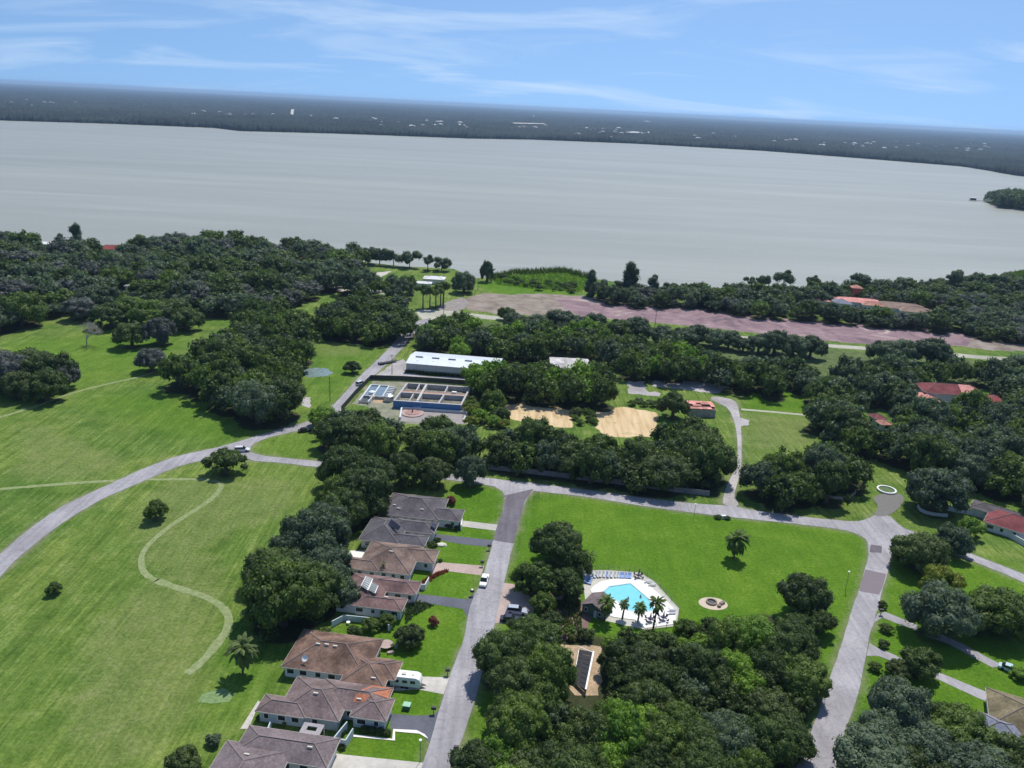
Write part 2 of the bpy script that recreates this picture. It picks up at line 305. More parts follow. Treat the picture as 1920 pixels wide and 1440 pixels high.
# --- individuals
tree_px(422, 862, 68, 'dome', 'dark', 1.35, 'rounded dark tree standing alone on the grass below the bend of the left road')
tree_px(290, 955, 46, 'dome', 'mid', 1.6, 'small round green tree alone in the meadow inside the loop of the mown path')
tree_px(99, 1102, 30, 'dome', 'dark', 1.5, 'smallest dark tree alone in the meadow near the left edge')
tree_px(283, 670, 54, 'dome', 'mauve', 1.6, 'dark purplish tree on the meadow just left of the mown track')
tree_px(245, 622, 62, 'dome', 'dark', 1.5, 'dark spreading oak, left of the pair below the long clump in the upper left meadow')
tree_px(300, 618, 62, 'dome', 'mauve', 1.5, 'greyish spreading oak, right of the pair below the long clump in the upper left meadow')
for c in ((150, 573, 52, 'mauve'), (187, 556, 62, 'bluish'), (205, 585, 58, 'dark'), (245, 577, 60, 'mid'), (285, 583, 62, 'mid'), (322, 580, 60, 'dark'), (348, 594, 50, 'dark')):
    tree_px(c[0], c[1], c[2]*1.25, 'dome', c[3], 1.3, 'oak in the long dense clump standing in the upper left meadow', 'oaks of the long clump in the upper left meadow')
for c in ((12, 688, 74, 'mauve'), (55, 680, 76, 'dark'), (100, 690, 72, 'dark'), (35, 715, 60, 'olive'), (85, 718, 64, 'dark'), (122, 705, 46, 'mauve'), (-30, 700, 70, 'dark')):
    tree_px(c[0], c[1], c[2]*1.15, 'dome', c[3], 1.5, 'oak in the dense clump at the left edge of the meadow, above the mown track', 'oaks of the clump at the left edge')
tree_px(660, 686, 32, 'dome', 'dark', 1.4, 'small dark bush-like tree on the grass between the pond and the road')
tree_px(885, 880, 62, 'dome', 'grey', 1.75, 'grey-green rounded tree beside the junction, nearest the top of the street')
tree_px(815, 880, 70, 'dome', 'olive', 1.6, 'broad dark tree behind the northernmost house, next to the grey-green one')
tree_px(758, 876, 72, 'dome', 'dark', 1.6, 'tall dark oak directly behind the northernmost house roof')
tree_px(645, 1108, 62, 'dome', 'grey', 1.8, 'grey mossy tree at the left end of the house with the white framed solar panels')
tree_px(925, 748, 50, 'dome', 'mid', 1.6, 'round green tree standing between the blue walled tanks and the left sand bed')
tree_px(938, 775, 36, 'dome', 'dark', 1.5, 'small dark tree just left of the left sand bed')
tree_px(1264, 755, 62, 'dome', 'dark', 1.6, 'isolated dark round tree just left of the ruined pink roofed building')
tree_px(864, 655, 42, 'dome', 'bright', 1.6, 'bright green round tree rising behind the long metal warehouse')
tree_px(1045, 1012, 96, 'dome', 'dark', 1.6, 'large dark oak at the top of the grove beside the swimming pool', )
tree_px(1078, 1048, 62, 'dome', 'dark', 1.6, 'dark oak between the large oak and the pool loungers')
tree_px(1003, 1082, 82, 'dome', 'mid', 1.5, 'spreading oak overhanging the parking bay and the street')
tree_px(1062, 1092, 74, 'dome', 'dark', 1.6, 'dark oak right behind the pool house roof')
tree_px(1018, 1128, 50, 'dome', 'mid', 1.5, 'small green tree at the inner end of the parking bay')
tree_px(1510, 1108, 96, 'dome', 'dark', 1.75, 'tall dark oak standing out at the upper right wood corner, by the right road')
tree_px(1540, 1160, 60, 'dome', 'dark', 1.6, 'dark tree at the foot of the tall oak beside the right road')
tree_px(1728, 1030, 90, 'dome', 'olive', 1.5, 'dark round tree on the lawn right of the road junction, dense and olive')
tree_px(1790, 1008, 66, 'dome', 'grey', 1.6, 'grey-green loose tree in front of the white garden wall at right')
tree_px(1822, 985, 46, 'dome', 'bright', 1.6, 'light green small tree in front of the white garden wall at right')
tree_px(1768, 1085, 74, 'dome', 'yellow', 1.5, 'yellow-green tree crown peeping out behind the big grey oak at right')
tree_px(1765, 1142, 126, 'dome', 'grey', 1.5, 'biggest grey-green oak on the lawn right of the right road')
tree_px(1880, 1140, 110, 'dome', 'mid', 1.5, 'large leafy oak at the right edge, beside the big grey oak')
tree_px(1835, 1155, 80, 'dome', 'olive', 1.5, 'oak between the big grey oak and the leafy oak at the right edge')
tree_px(1728, 1240, 72, 'dome', 'dark', 1.5, 'dark round tree between the two lower driveways at right')
tree_px(1686, 1252, 46, 'dome', 'olive', 1.4, 'small olive tree left of the dark round tree between the lower driveways')
tree_px(1762, 912, 118, 'dome', 'bluish', 1.4, 'very wide dark oak right of the gated entrance')
tree_px(1150, 1135, 1, 'dome', 'dark', 1.5) ; TREES.pop()
tree_px(935, 1415, 96, 'dome', 'bright', 1.5, 'bright green tree at the lower left corner of the wood, next to the street')
tree_px(1290, 1176, 42, 'dome', 'mid', 1.4, 'green bushy tree just right of the pool deck')
tree_px(1332, 1172, 40, 'dome', 'dark', 1.4, 'dark narrow tree right below the round fire pit')
tree_px(695, 1170, 34, 'dome', 'mid', 1.3, 'left bush in front of the low wall of the house with the white framed panels')
tree_px(724, 1162, 34, 'dome', 'mid', 1.3, 'right bush in front of the low wall of the house with the white framed panels')
tree_px(768, 1190, 54, 'dome', 'olive', 1.35, 'large spiky round shrub on the lawn between the two groups of houses')
tree_px(813, 1163, 20, 'dome', 'red', 1.6, 'small reddish topped shrub alone on the lawn by the street')
tree_px(846, 937, 20, 'dome', 'red', 1.5, 'reddish shrub at the right end of the northernmost house')
tree_px(820, 1012, 14, 'dome', 'dark', 1.4, 'dark shrub at the garage end of the second house')
tree_px(842, 984, 16, 'dome', 'dark', 1.1, 'left dark shrub before the garage wall of the northernmost house')
tree_px(858, 988, 14, 'dome', 'dark', 1.1, 'right dark shrub before the garage wall of the northernmost house')
tree_px(811, 1022, 18, 'dome', 'dark', 1.7, 'dark bush at the right front corner of the second house')
tree_px(400, 1385, 28, 'dome', 'grey', 1.5, 'pale grey shrub on the meadow edge left of the lowest houses')
tree_px(345, 1425, 66, 'dome', 'olive', 1.3, 'dark olive bush cut by the bottom edge of the picture')
tree_px(505, 1185, 40, 'dome', 'dark', 1.2, 'dark shrub in the shade at the end of the big tree row behind the houses')
tree_px(600, 1190, 46, 'dome', 'mid', 1.1, 'low green bush behind the brown roofed house with the satellite dish')
tree_px(665, 1183, 30, 'dome', 'dark', 1.2, 'low dark bush on the lawn behind the brown roofed house')
tree_px(1663, 1176, 26, 'dome', 'mid', 1.1, 'long green shrub on the small lawn between the upper driveways at right')
tree_px(1657, 1206, 22, 'dome', 'dark', 1.1, 'round dark shrub on the small lawn between the upper driveways at right')
tree_px(1642, 1248, 26, 'dome', 'mid', 1.2, 'green shrub on the yellowish verge by the right road')
tree_px(1656, 1132, 16, 'dome', 'dark', 1.6, 'small dark bush beside the mailbox on the right road')
tree_px(1913, 1262, 34, 'dome', 'bright', 1.1, 'light green bush beside the pale blue car at right')
tree_px(700, 945, 58, 'dome', 'dark', 1.7, 'dark tree touching the left end of the northernmost house')
tree_px(695, 935, 26, 'dome', 'yellow', 2.6, 'yellow-green treetop left of the northernmost house')
tree_px(1345, 872, 1) ; TREES.pop()
for c in ((1346, 968, 14), (1364, 970, 12)): tree_px(*c, 'dome', 'dark', 1.0, 'low dark hedge bush beside the white box at the top of the large lawn', 'hedge bushes at the top of the large lawn')
tree_px(604, 778, 52, 'dome', 'bright', 1.4, 'bright green tree at the road bend, left end of the belt above the cross street')
tree_px(690, 788, 66, 'dome', 'dark', 1.6, 'broad dark tree just below the round tanks and the water basin')
tree_px(822, 800, 60, 'dome', 'dark', 1.6, 'dark tree rising in front of the right part of the clarifier wall')
for c in ((684, 1366, 18), (697, 1368, 18), (711, 1370, 18), (724, 1372, 18)): tree_px(*c, 'dome', 'dark', 1.2, 'dark hedge bush along the front wall of the mauve roofed house', 'hedge bushes of the mauve roofed house')
for c in ((486, 1345, 14, 'dark bush at the left end of the mauve roofed house'), (535, 1352, 12, 'small dark bush in the yard before the mauve roofed house'), (640, 1372, 16, 'dark bush between the mauve and the lilac roofed houses'), (733, 1292, 14, 'dark bush between the caravan and the rusty brown roofed house'), (642, 1398, 16, 'dark bush at the right end of the lilac roofed house'), (825, 1050, 9, 'small round bush on the lawn above the pink driveway'), (1035, 1160, 40, 'bushy tree over the mulch left of the pool house'), (972, 1172, 44, 'dark tree at the lower edge of the parking bay')):
    tree_px(c[0], c[1], c[2], 'dome', 'dark', 1.25, c[3])
# lakefront singles
def lk(cx, cy, w, shape, leaf, base, hr, label): tree_px(cx, cy, w, shape, leaf, hr, label, None, base)
lk(148, 432, 30, 'cypress', 'bluish', 486, 4.0, 'taller of the two narrow trees standing up over the lake at upper left')
lk(116, 440, 24, 'cypress', 'bluish', 486, 3.6, 'shorter of the two narrow trees standing up over the lake at upper left')
lk(263, 438, 40, 'pine', 'olive', 490, 2.48, 'brownish tree with bare branched crown against the lake at upper left')
lk(18, 440, 48, 'dome', 'bluish', 476, 1.7, 'dark tree against the lake at the left edge')
lk(802, 480, 37, 'pine', 'bluish', 507, 1.68, 'left of the two umbrella shaped trees at the right end of the lake shore row')
lk(828, 488, 43, 'pine', 'bluish', 508, 1.20, 'right of the two umbrella shaped trees at the right end of the lake shore row')
lk(913, 505, 24, 'dome', 'bluish', 528, 3.0, 'single narrow dark tree at the water edge beside the reeds')
lk(870, 520, 48, 'dome', 'bluish', 548, 1.5, 'rounded dark tree right of the tall bare trunked pines near the lake')
lk(1181, 515, 39, 'cypress', 'bluish', 558, 2.91, 'tallest pointed dark tree on the shore in the middle of the picture')
lk(1105, 520, 29, 'cypress', 'bluish', 556, 2.91, 'dark upright tree left of the tallest pointed tree on the shore')
lk(1128, 530, 27, 'cypress', 'bluish', 556, 2.24, 'lower upright tree between the two pointed trees on the shore')
lk(1222, 535, 29, 'cypress', 'bluish', 560, 2.69, 'dark upright tree right of the tallest pointed tree on the shore')
lk(1157, 538, 27, 'cypress', 'bluish', 558, 2.13, 'dark tree against the left side of the tallest pointed tree on the shore')
lk(1245, 545, 25, 'cypress', 'bluish', 560, 2.13, 'rightmost of the upright dark trees on the middle shore')
lk(1467, 510, 51, 'pine', 'bluish', 545, 1.60, 'tall umbrella shaped pine highest above the lake shore at right')
lk(1404, 526, 27, 'pine', 'bluish', 545, 1.92, 'small pine left end of the right hand lake shore row')
lk(1429, 522, 32, 'pine', 'bluish', 547, 1.92, 'slender pale pine beside the tall umbrella shaped pine')
lk(1522, 520, 32, 'pine', 'bluish', 548, 2.08, 'slim pine standing alone over the shore right of the umbrella pine')
lk(1612, 520, 62, 'pine', 'bluish', 556, 1.44, 'broad pine directly above the red roofed tower by the lake')
lk(1785, 510, 45, 'pine', 'grey', 550, 1.92, 'high pine rising over the right hand lake shore wood')
lk(1680, 530, 45, 'pine', 'bluish', 556, 1.60, 'dark pine between the broad pine and the high pine at right')
lk(1868, 520, 40, 'dome', 'bluish', 550, 1.8, 'dark tree over the lake shore near the right edge')
for i, (cx, b) in enumerate(((690, 495), (712, 497), (738, 499), (768, 502))): lk(cx, b-16, 48, 'pine', 'bluish', b, 1.35, 'spreading tree in the even row along the lake shore lawn') ; TREES[-1][7] = 'trees of the lake shore lawn row'
for i, (cx, cy, b) in enumerate(((793, 533, 578), (806, 536, 580), (817, 534, 577), (826, 538, 573), (831, 533, 572))): lk(cx, cy-4, 36, 'pine', 'mid', b, 2.5, 'tall pine with long bare trunk in the group near the lake road') ; TREES[-1][7] = 'tall bare trunked pines near the lake road'
# --- hedge row along the lake road
for c in ((950, 585, 34), (965, 600, 46), (1010, 605, 50), (1050, 598, 62), (1085, 605, 50), (1118, 604, 46), (1165, 614, 58), (1195, 613, 62), (1243, 623, 46), (1283, 627, 50), (1306, 623, 50), (1345, 632, 44), (1368, 634, 46), (1395, 644, 38), (1425, 640, 52), (1455, 638, 60), (1490, 645, 56), (1522, 646, 56), (1660, 655, 60), (1700, 655, 60), (1745, 655, 70), (1770, 668, 50), (1880, 690, 60), (1915, 685, 60)):
    tree_px(*c, 'dome', random.choice(['bluish', 'grey', 'dark', 'grey']), 1.45, 'tree in the broken row along the near side of the pale lake road', 'trees along the pale lake road')
# --- woods
D3 = ['dark', 'dark', 'mid', 'grey']; FAR = ['bluish', 'bluish', 'dark', 'grey', 'mauve', 'mid']
scatter([(470, 578), (520, 590), (580, 600), (575, 660), (540, 690), (553, 730), (535, 768), (500, 780), (440, 760), (400, 735), (335, 705), (315, 690), (370, 672), (420, 650), (440, 610)], 8.5, 6, 8.5, ['dark', 'dark', 'bluish', 'mid'], 'oak in the big dark wood on the meadow right of the mown track', 'oaks of the big meadow wood')
scatter([(600, 575), (700, 570), (765, 580), (775, 612), (735, 628), (640, 622), (600, 615)], 8.5, 5.5, 8, ['dark', 'bluish', 'mid'], 'tree in the dark wood behind the grass with the small pond', 'trees behind the pond grass')
scatter([(775, 612), (860, 606), (960, 618), (1060, 610), (1120, 622), (1180, 638), (1240, 645), (1330, 672), (1450, 685), (1520, 690), (1520, 715), (1450, 722), (1370, 712), (1290, 700), (1180, 690), (1120, 672), (1110, 655), (1000, 662), (940, 655), (870, 645), (790, 640)], 8, 4.6, 7.2, ['dark', 'mid', 'mid', 'bright', 'bluish', 'grey'], 'tree in the mixed wood between the metal warehouse and the lake road', 'trees between the warehouse and the lake road', excl=[[(1020, 660), (1120, 664), (1115, 705), (1020, 700)], [(1240, 640), (1330, 650), (1500, 672), (1540, 690), (1420, 672), (1250, 660)]])
scatter([(880, 697), (980, 696), (1060, 704), (1145, 708), (1155, 735), (1080, 742), (960, 730), (885, 724)], 7.2, 5.5, 7.5, ['mid', 'dark', 'bright'], 'tree in the dense green clump between the warehouse and the sand beds', 'trees between the warehouse and the sand beds')
scatter([(598, 782), (650, 788), (730, 792), (760, 812), (800, 806), (850, 808), (880, 822), (930, 820), (990, 822), (1060, 832), (1130, 838), (1230, 840), (1270, 812), (1315, 803), (1338, 830), (1338, 890), (1310, 900), (1200, 890), (1100, 878), (980, 858), (900, 848), (800, 842), (720, 832), (610, 812)], 7.2, 5.0, 7.4, ['dark', 'dark', 'mid', 'bluish', 'olive'], 'tree in the long dark belt between the tanks and sand beds and the cross street', 'trees of the long belt above the cross street', hr=(1.5, 2.1))
scatter([(598, 905), (640, 880), (700, 880), (700, 920), (670, 960), (640, 985), (640, 1020), (610, 1040), (605, 1090), (600, 1140), (560, 1165), (500, 1130), (455, 1100), (480, 1060), (540, 1010), (580, 950)], 8.2, 6, 8.5, ['dark', 'dark', 'bluish', 'mid'], 'oak in the dark tree row behind the backs of the houses', 'oaks behind the houses', hr=(1.6, 2.0))
scatter([(900, 872), (1000, 880), (1100, 893), (1200, 905), (1330, 922), (1350, 905), (1200, 888), (1000, 864), (900, 856)], 4.6, 2.2, 3.6, ['dark', 'dark', 'mid', 'bluish'], 'low dark bush in the shade of the belt above the cross street', 'understorey bushes of the belt above the cross street', z=1.5, hr=(1.0, 1.5))
SOL = [(1030, 1188), (1060, 1174), (1138, 1190), (1142, 1325), (1122, 1360), (1070, 1360), (1030, 1285)]
scatter([(965, 1185), (1000, 1160), (1030, 1175), (1090, 1190), (1160, 1215), (1220, 1225), (1280, 1222), (1320, 1205), (1350, 1182), (1400, 1155), (1450, 1150), (1520, 1180), (1545, 1210), (1530, 1260), (1505, 1330), (1480, 1390), (1450, 1470), (1440, 1560), (850, 1560), (900, 1420), (930, 1370), (925, 1300), (940, 1230)], 6.0, 3.4, 5.6, ['dark', 'dark', 'dark', 'dark', 'bluish', 'mid', 'mid', 'olive', 'bright'], 'tree in the dense wood between the pool and the bottom edge', 'trees of the dense wood below the pool', z=5, excl=[SOL], hr=(1.5, 2.2))
scatter([(1120, 1195), (1150, 1178), (1200, 1192), (1265, 1190), (1330, 1175), (1330, 1195), (1280, 1220), (1180, 1215)], 4.2, 1.8, 2.9, ['mid', 'dark', 'olive', 'bright'], 'bushy small tree right below the pool deck', 'bushy trees below the pool deck', z=2, hr=(1.0, 1.3))
scatter([(1055, 1172), (1120, 1180), (1130, 1198), (1090, 1198), (1048, 1190)], 3.8, 1.5, 2.3, ['mid', 'dark', 'olive', 'grey'], 'bushy shrub between the pool house and the solar racks', 'shrubs above the solar racks', z=2, hr=(1.2, 1.6))
scatter([(1138, 1215), (1160, 1215), (1160, 1330), (1130, 1325)], 4.6, 2.4, 3.3, ['mid', 'dark', 'olive'], 'small tree along the right side of the solar yard', 'small trees right of the solar yard', z=3, hr=(1.4, 1.9))
scatter([(1000, 1225), (1020, 1250), (1050, 1310), (1110, 1335), (1130, 1372), (1050, 1372), (1000, 1300)], 4.4, 2.2, 3.2, ['mid', 'dark', 'olive'], 'small tree along the lower left side of the solar yard', 'small trees left of the solar yard', z=3, hr=(1.3, 1.7))
scatter([(1428, 885), (1440, 852), (1530, 848), (1610, 862), (1622, 880), (1600, 905), (1540, 915), (1450, 922), (1425, 912)], 8, 5.5, 7.5, ['dark', 'dark', 'mid', 'bluish'], 'tree in the dark wood left of the gated entrance', 'trees left of the gated entrance')
scatter([(1530, 770), (1540, 730), (1570, 700), (1640, 690), (1700, 690), (1790, 690), (1990, 705), (2010, 985), (1900, 915), (1800, 875), (1720, 855), (1650, 838), (1560, 820)], 8.2, 5.2, 7.8, ['dark', 'mid', 'bluish', 'grey', 'dark', 'bluish'], 'tree in the large wood around the red roofed house at right', 'trees around the red roofed house', excl=[[(1700, 715), (1875, 720), (1880, 790), (1705, 782)], [(1620, 750), (1682, 755), (1688, 842), (1620, 838)]])
scatter([(1690, 1300), (1745, 1295), (1775, 1320), (1800, 1350), (1820, 1420), (1900, 1435), (1960, 1420), (1960, 1560), (1630, 1560), (1630, 1430), (1650, 1350)], 6.5, 4.5, 6.5, ['grey', 'grey', 'mid', 'olive'], 'grey-green oak in the grove at the bottom right corner', 'oaks of the bottom right grove', z=6, hr=(1.4, 1.8), excl=[[(1835, 1335), (1890, 1345), (1890, 1405), (1835, 1395)]])
scatter([(-120, 455), (0, 450), (120, 462), (200, 466), (300, 448), (420, 448), (500, 458), (600, 468), (670, 478), (690, 500), (640, 512), (585, 545), (560, 560), (480, 565), (430, 582), (350, 562), (240, 552), (140, 548), (95, 580), (60, 598), (-120, 605)], 11.0, 7, 10.5, FAR, 'tree in the wide far wood between the upper left meadow and the lake', 'trees of the upper left lakeside wood', z=6, hr=(1.0, 1.9), excl=[[(60, 455), (120, 455), (120, 480), (60, 475)], [(190, 462), (232, 460), (240, 490), (190, 490)], [(230, 542), (262, 545), (262, 560), (230, 560)]])
scatter([(625, 510), (700, 510), (760, 525), (770, 545), (700, 555), (640, 535), (600, 530)], 13, 5, 8, ['bluish', 'mid', 'grey'], 'tree among the lakeside houses and lawns', 'trees among the lakeside houses', z=6)
scatter([(1250, 532), (1330, 538), (1400, 544), (1400, 560), (1300, 556), (1250, 548)], 6, 2.2, 4.0, ['bright', 'mid', 'mid', 'dark'], 'low green bush on the lake edge in the middle', 'bushes of the middle lake edge', z=2, hr=(1.1, 1.5))
scatter([(1085, 545), (1180, 540), (1250, 545), (1330, 547), (1400, 542), (1500, 541), (1600, 538), (1720, 532), (1850, 518), (1990, 515), (1990, 630), (1900, 625), (1790, 608), (1700, 600), (1600, 592), (1500, 585), (1400, 578), (1330, 566), (1200, 558)], 9.5, 5, 8, FAR, 'tree in the lakeside wood beyond the pink cleared ground', 'trees of the right lakeside wood', z=6, hr=(1.1, 1.9), excl=[[(1490, 562), (1600, 560), (1660, 565), (1770, 574), (1780, 598), (1640, 592), (1500, 580)]])
scatter([(1510, 572), (1640, 585), (1770, 600), (1700, 600), (1600, 592), (1500, 582)], 7, 3, 4.5, FAR, 'tree in the lakeside wood beyond the pink cleared ground', 'trees of the right lakeside wood', z=3, hr=(1.3, 1.7))
blades([(925, 525), (960, 514), (1060, 510), (1110, 524), (1090, 548), (1000, 542), (930, 534)], 6000, .3, 1.0, .5, 'marsh_plants', 'low green marsh plants between reeds and bushes', 'bright')
scatter([(925, 520), (950, 518), (1010, 528), (1085, 532), (1085, 548), (1000, 541), (960, 530)], 7, 1.6, 3.6, ['mid', 'dark', 'bright'], 'low bush in the marsh at the lake edge', 'bushes of the lake marsh', z=1, hr=(1.1, 1.4))
scatter([(1075, 765), (1115, 770), (1115, 800), (1078, 795)], 4.5, 1.6, 2.6, ['mid', 'olive'], 'low bush in the strip between the two sand beds', 'bushes between the sand beds', z=1, hr=(1.1, 1.3))
scatter([(1180, 745), (1240, 750), (1238, 765), (1175, 760)], 5, 1.6, 2.8, ['mid', 'olive', 'grey'], 'low bush above the right sand bed', 'bushes above the right sand bed', z=1, hr=(1.1, 1.3))
scatter([(885, 745), (920, 760), (960, 800), (900, 800), (870, 780)], 6, 2.5, 4, ['bright', 'mid', 'yellow'], 'light green bush right of the blue walled tanks', 'bushes right of the blue walled tanks', z=2, hr=(1.2, 1.5))
scatter([(1852, 368), (1900, 366), (1990, 372), (2100, 385), (2080, 395), (1960, 388), (1870, 380)], 17, 11, 14, ['bluish', 'dark'], 'dark tree on the wooded point reaching into the lake at right', 'trees on the wooded lake point', z=8, hr=(1.6, 1.9))
# ============================================================ GROUND
xs = np.concatenate([-np.geomspace(90000, 420, 26), np.arange(-400, 440.1, 1.6), np.geomspace(460, 90000, 26)])
ys = np.concatenate([[-60000, -3000, -400, -60, 40], np.arange(88, 600, 1.6), np.geomspace(610, 120000, 40)])
GX, GY = np.meshgrid(xs, ys)
def mask(polys, blur=1):
    mk = np.zeros(GX.shape)
    for p in polys: mk = np.maximum(mk, inpoly(GX, GY, [(q.x, q.y) for q in atl(p)]).astype(float))
    for _ in range(blur):
        a = mk.copy(); a[1:-1, 1:-1] = (mk[:-2, 1:-1]+mk[2:, 1:-1]+mk[1:-1, :-2]+mk[1:-1, 2:]+2*mk[1:-1, 1:-1])/6; mk = a
    return mk
def band(polyline, w):
    P = atl(polyline); D = np.full(GX.shape, 1e9)
    for a, b in zip(P[:-1], P[1:]):
        dx, dy = b.x-a.x, b.y-a.y; t = np.clip(((GX-a.x)*dx+(GY-a.y)*dy)/(dx*dx+dy*dy), 0, 1)
        D = np.minimum(D, np.hypot(GX-a.x-t*dx, GY-a.y-t*dy))
    return np.clip(1.0-(D-w/2)/.6, 0, 1)
lawn = np.maximum(mask(LAWNS[:4]+LAWNS[5:7], 5), mask([LAWNS[4]]+LAWNS[7:], 40)*.62); pink = mask([PINK], 3); sand = mask(SANDS, 1); dry = mask(DRY, 12)
path = np.zeros(GX.shape)
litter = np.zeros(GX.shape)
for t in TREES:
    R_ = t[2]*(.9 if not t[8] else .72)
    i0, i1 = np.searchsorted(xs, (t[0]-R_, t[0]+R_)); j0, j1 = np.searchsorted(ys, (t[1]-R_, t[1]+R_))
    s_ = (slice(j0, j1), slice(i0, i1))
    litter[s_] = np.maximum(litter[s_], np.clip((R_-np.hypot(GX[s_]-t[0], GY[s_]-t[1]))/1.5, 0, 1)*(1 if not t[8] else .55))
litter = np.maximum(litter, mask([[(905, 890), (1360, 935), (1340, 900), (1000, 870)]], 3)*.9)  # litter along the belt, darkened ground also standing in for the trees' shade
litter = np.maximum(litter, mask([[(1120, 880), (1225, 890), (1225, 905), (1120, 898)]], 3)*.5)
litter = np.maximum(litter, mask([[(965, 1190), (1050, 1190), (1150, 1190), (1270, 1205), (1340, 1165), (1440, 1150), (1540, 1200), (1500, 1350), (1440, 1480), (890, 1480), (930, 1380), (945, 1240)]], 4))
wild = (GY > 700).astype(float)*1.0
wild = np.maximum(wild, mask([[(860, 600), (1560, 655), (1990, 690), (1990, 720), (1560, 720), (1230, 705), (880, 650)]], 4)*.8)
nx, ny = len(xs), len(ys)
V = np.stack([GX.ravel(), GY.ravel(), np.zeros(GX.size)], 1)
ii = (np.arange(ny-1)[:, None]*nx+np.arange(nx-1)[None, :]).ravel()
Q = np.stack([ii, ii+1, ii+nx+1, ii+nx], 1)
gm = fastmesh('ground', V, Q.ravel(), np.arange(len(Q))*4, np.full(len(Q), 4))
def cattr(me, name, chans):
    a = me.color_attributes.new(name, 'FLOAT_COLOR', 'POINT'); d = np.ones((len(me.vertices), 4), np.float32)
    for i, c in enumerate(chans): d[:, i] = c.ravel()
    a.data.foreach_set('color', d.ravel())
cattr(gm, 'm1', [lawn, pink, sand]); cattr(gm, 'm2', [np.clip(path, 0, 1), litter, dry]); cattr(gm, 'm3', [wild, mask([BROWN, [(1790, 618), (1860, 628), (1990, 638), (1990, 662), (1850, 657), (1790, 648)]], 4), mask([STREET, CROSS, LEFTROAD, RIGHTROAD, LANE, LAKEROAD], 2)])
GM = bpy.data.materials.new('ground_grass'); GM.use_nodes = True; t = GM.node_tree; nn = t.nodes; ll = t.links
b = nn['Principled BSDF']; b.inputs['Roughness'].default_value = .95; b.inputs['Specular IOR Level'].default_value = .1
tc = nn.new('ShaderNodeTexCoord')
def noise(scale, detail=5, rough=.6, vec=None, dist=0):
    n = nn.new('ShaderNodeTexNoise'); n.inputs['Scale'].default_value = scale; n.inputs['Detail'].default_value = detail; n.inputs['Roughness'].default_value = rough; n.inputs['Distortion'].default_value = dist
    ll.new(vec or tc.outputs['Object'], n.inputs[0]); return n.outputs[0]
def ramp(fac, stops):
    r = nn.new('ShaderNodeValToRGB'); ll.new(fac, r.inputs[0]); e = r.color_ramp.elements
    while len(e) < len(stops): e.new(.5)
    for q, (p, c) in zip(e, stops): q.position = p; q.color = (*c, 1) if len(c) == 3 else c
    return r.outputs[0]
def mixc(f, a, b_, mode='MIX'):
    n = nn.new('ShaderNodeMix'); n.data_type = 'RGBA'; n.blend_type = mode
    if isinstance(f, float): n.inputs[0].default_value = f
    else: ll.new(f, n.inputs[0])
    for k, v in ((6, a), (7, b_)):
        if isinstance(v, tuple): n.inputs[k].default_value = (*v, 1)
        else: ll.new(v, n.inputs[k])
    return n.outputs[2]
def mth(op, a, b_=0.0, c=0.0):
    n = nn.new('ShaderNodeMath'); n.operation = op
    for i, v in enumerate((a, b_, c)):
        if isinstance(v, (int, float)): n.inputs[i].default_value = v
        else: ll.new(v, n.inputs[i])
    return n.outputs[0]
def attr(name):
    a = nn.new('ShaderNodeAttribute'); a.attribute_name = name; s = nn.new('ShaderNodeSeparateColor'); ll.new(a.outputs['Color'], s.inputs[0]); return s.outputs
A1, A2, A3 = attr('m1'), attr('m2'), attr('m3')
nfine = noise(1.3, 6, .75); nmid = noise(.16, 6, .7); nbig = noise(.028, 5, .6, dist=1.0)
mpn = nn.new('ShaderNodeMapping'); mpn.inputs['Rotation'].default_value = (0, 0, rad(18)); mpn.inputs['Scale'].default_value = (1.0, .07, 1); ll.new(tc.outputs['Object'], mpn.inputs[0])
nstr = noise(.45, 5, .7, mpn.outputs[0], 1.2)
field = ramp(nmid, [(.30, (.074, .134, .020)), (.5, (.115, .182, .032)), (.70, (.175, .228, .060))])
field = mixc(.75, field, ramp(nstr, [(.32, (.62, .68, .6)), (.5, (1, 1, 1)), (.68, (1.45, 1.3, 1.5))]), 'MULTIPLY')
mp2 = nn.new('ShaderNodeMapping'); mp2.inputs['Rotation'].default_value = (0, 0, rad(-28)); mp2.inputs['Scale'].default_value = (1.0, .05, 1); ll.new(tc.outputs['Object'], mp2.inputs[0])
field = mixc(.8, field, ramp(noise(1.0, 5, .75, mp2.outputs[0], .9), [(.36, (.72, .76, .7)), (.5, (1, 1, 1)), (.64, (1.42, 1.3, 1.5))]), 'MULTIPLY')
field = mixc(1.0, field, ramp(nbig, [(.35, (.72, .85, .75)), (.65, (1.2, 1.1, 1.15))]), 'MULTIPLY')
fv = ramp(nfine, [(.28, (.55, .6, .55)), (.5, (1, 1, 1)), (.72, (1.5, 1.4, 1.5))])
lawnc = ramp(nmid, [(.3, (.072, .155, .010)), (.55, (.096, .192, .014)), (.75, (.135, .222, .026))])
lawnc = mixc(.4, lawnc, ramp(nstr, [(.34, (.75, .80, .75)), (.5, (1, 1, 1)), (.66, (1.25, 1.15, 1.3))]), 'MULTIPLY')
lawnc = mixc(1.0, lawnc, ramp(nbig, [(.35, (.85, .92, .85)), (.65, (1.12, 1.05, 1.1))]), 'MULTIPLY')
def edge(ch, k=.7, lo=.35, hi=.65):
    v = mth('ADD', ch, mth('MULTIPLY', mth('SUBTRACT', nmid, .5), k)); v = mth('ADD', v, mth('MULTIPLY', mth('SUBTRACT', nfine, .5), k*.6))
    m_ = nn.new('ShaderNodeMapRange'); m_.inputs[1].default_value = lo; m_.inputs[2].default_value = hi; ll.new(v, m_.inputs[0]); return m_.outputs[0]
c = mixc(edge(A1[0], .5, .10, .90), field, lawnc)
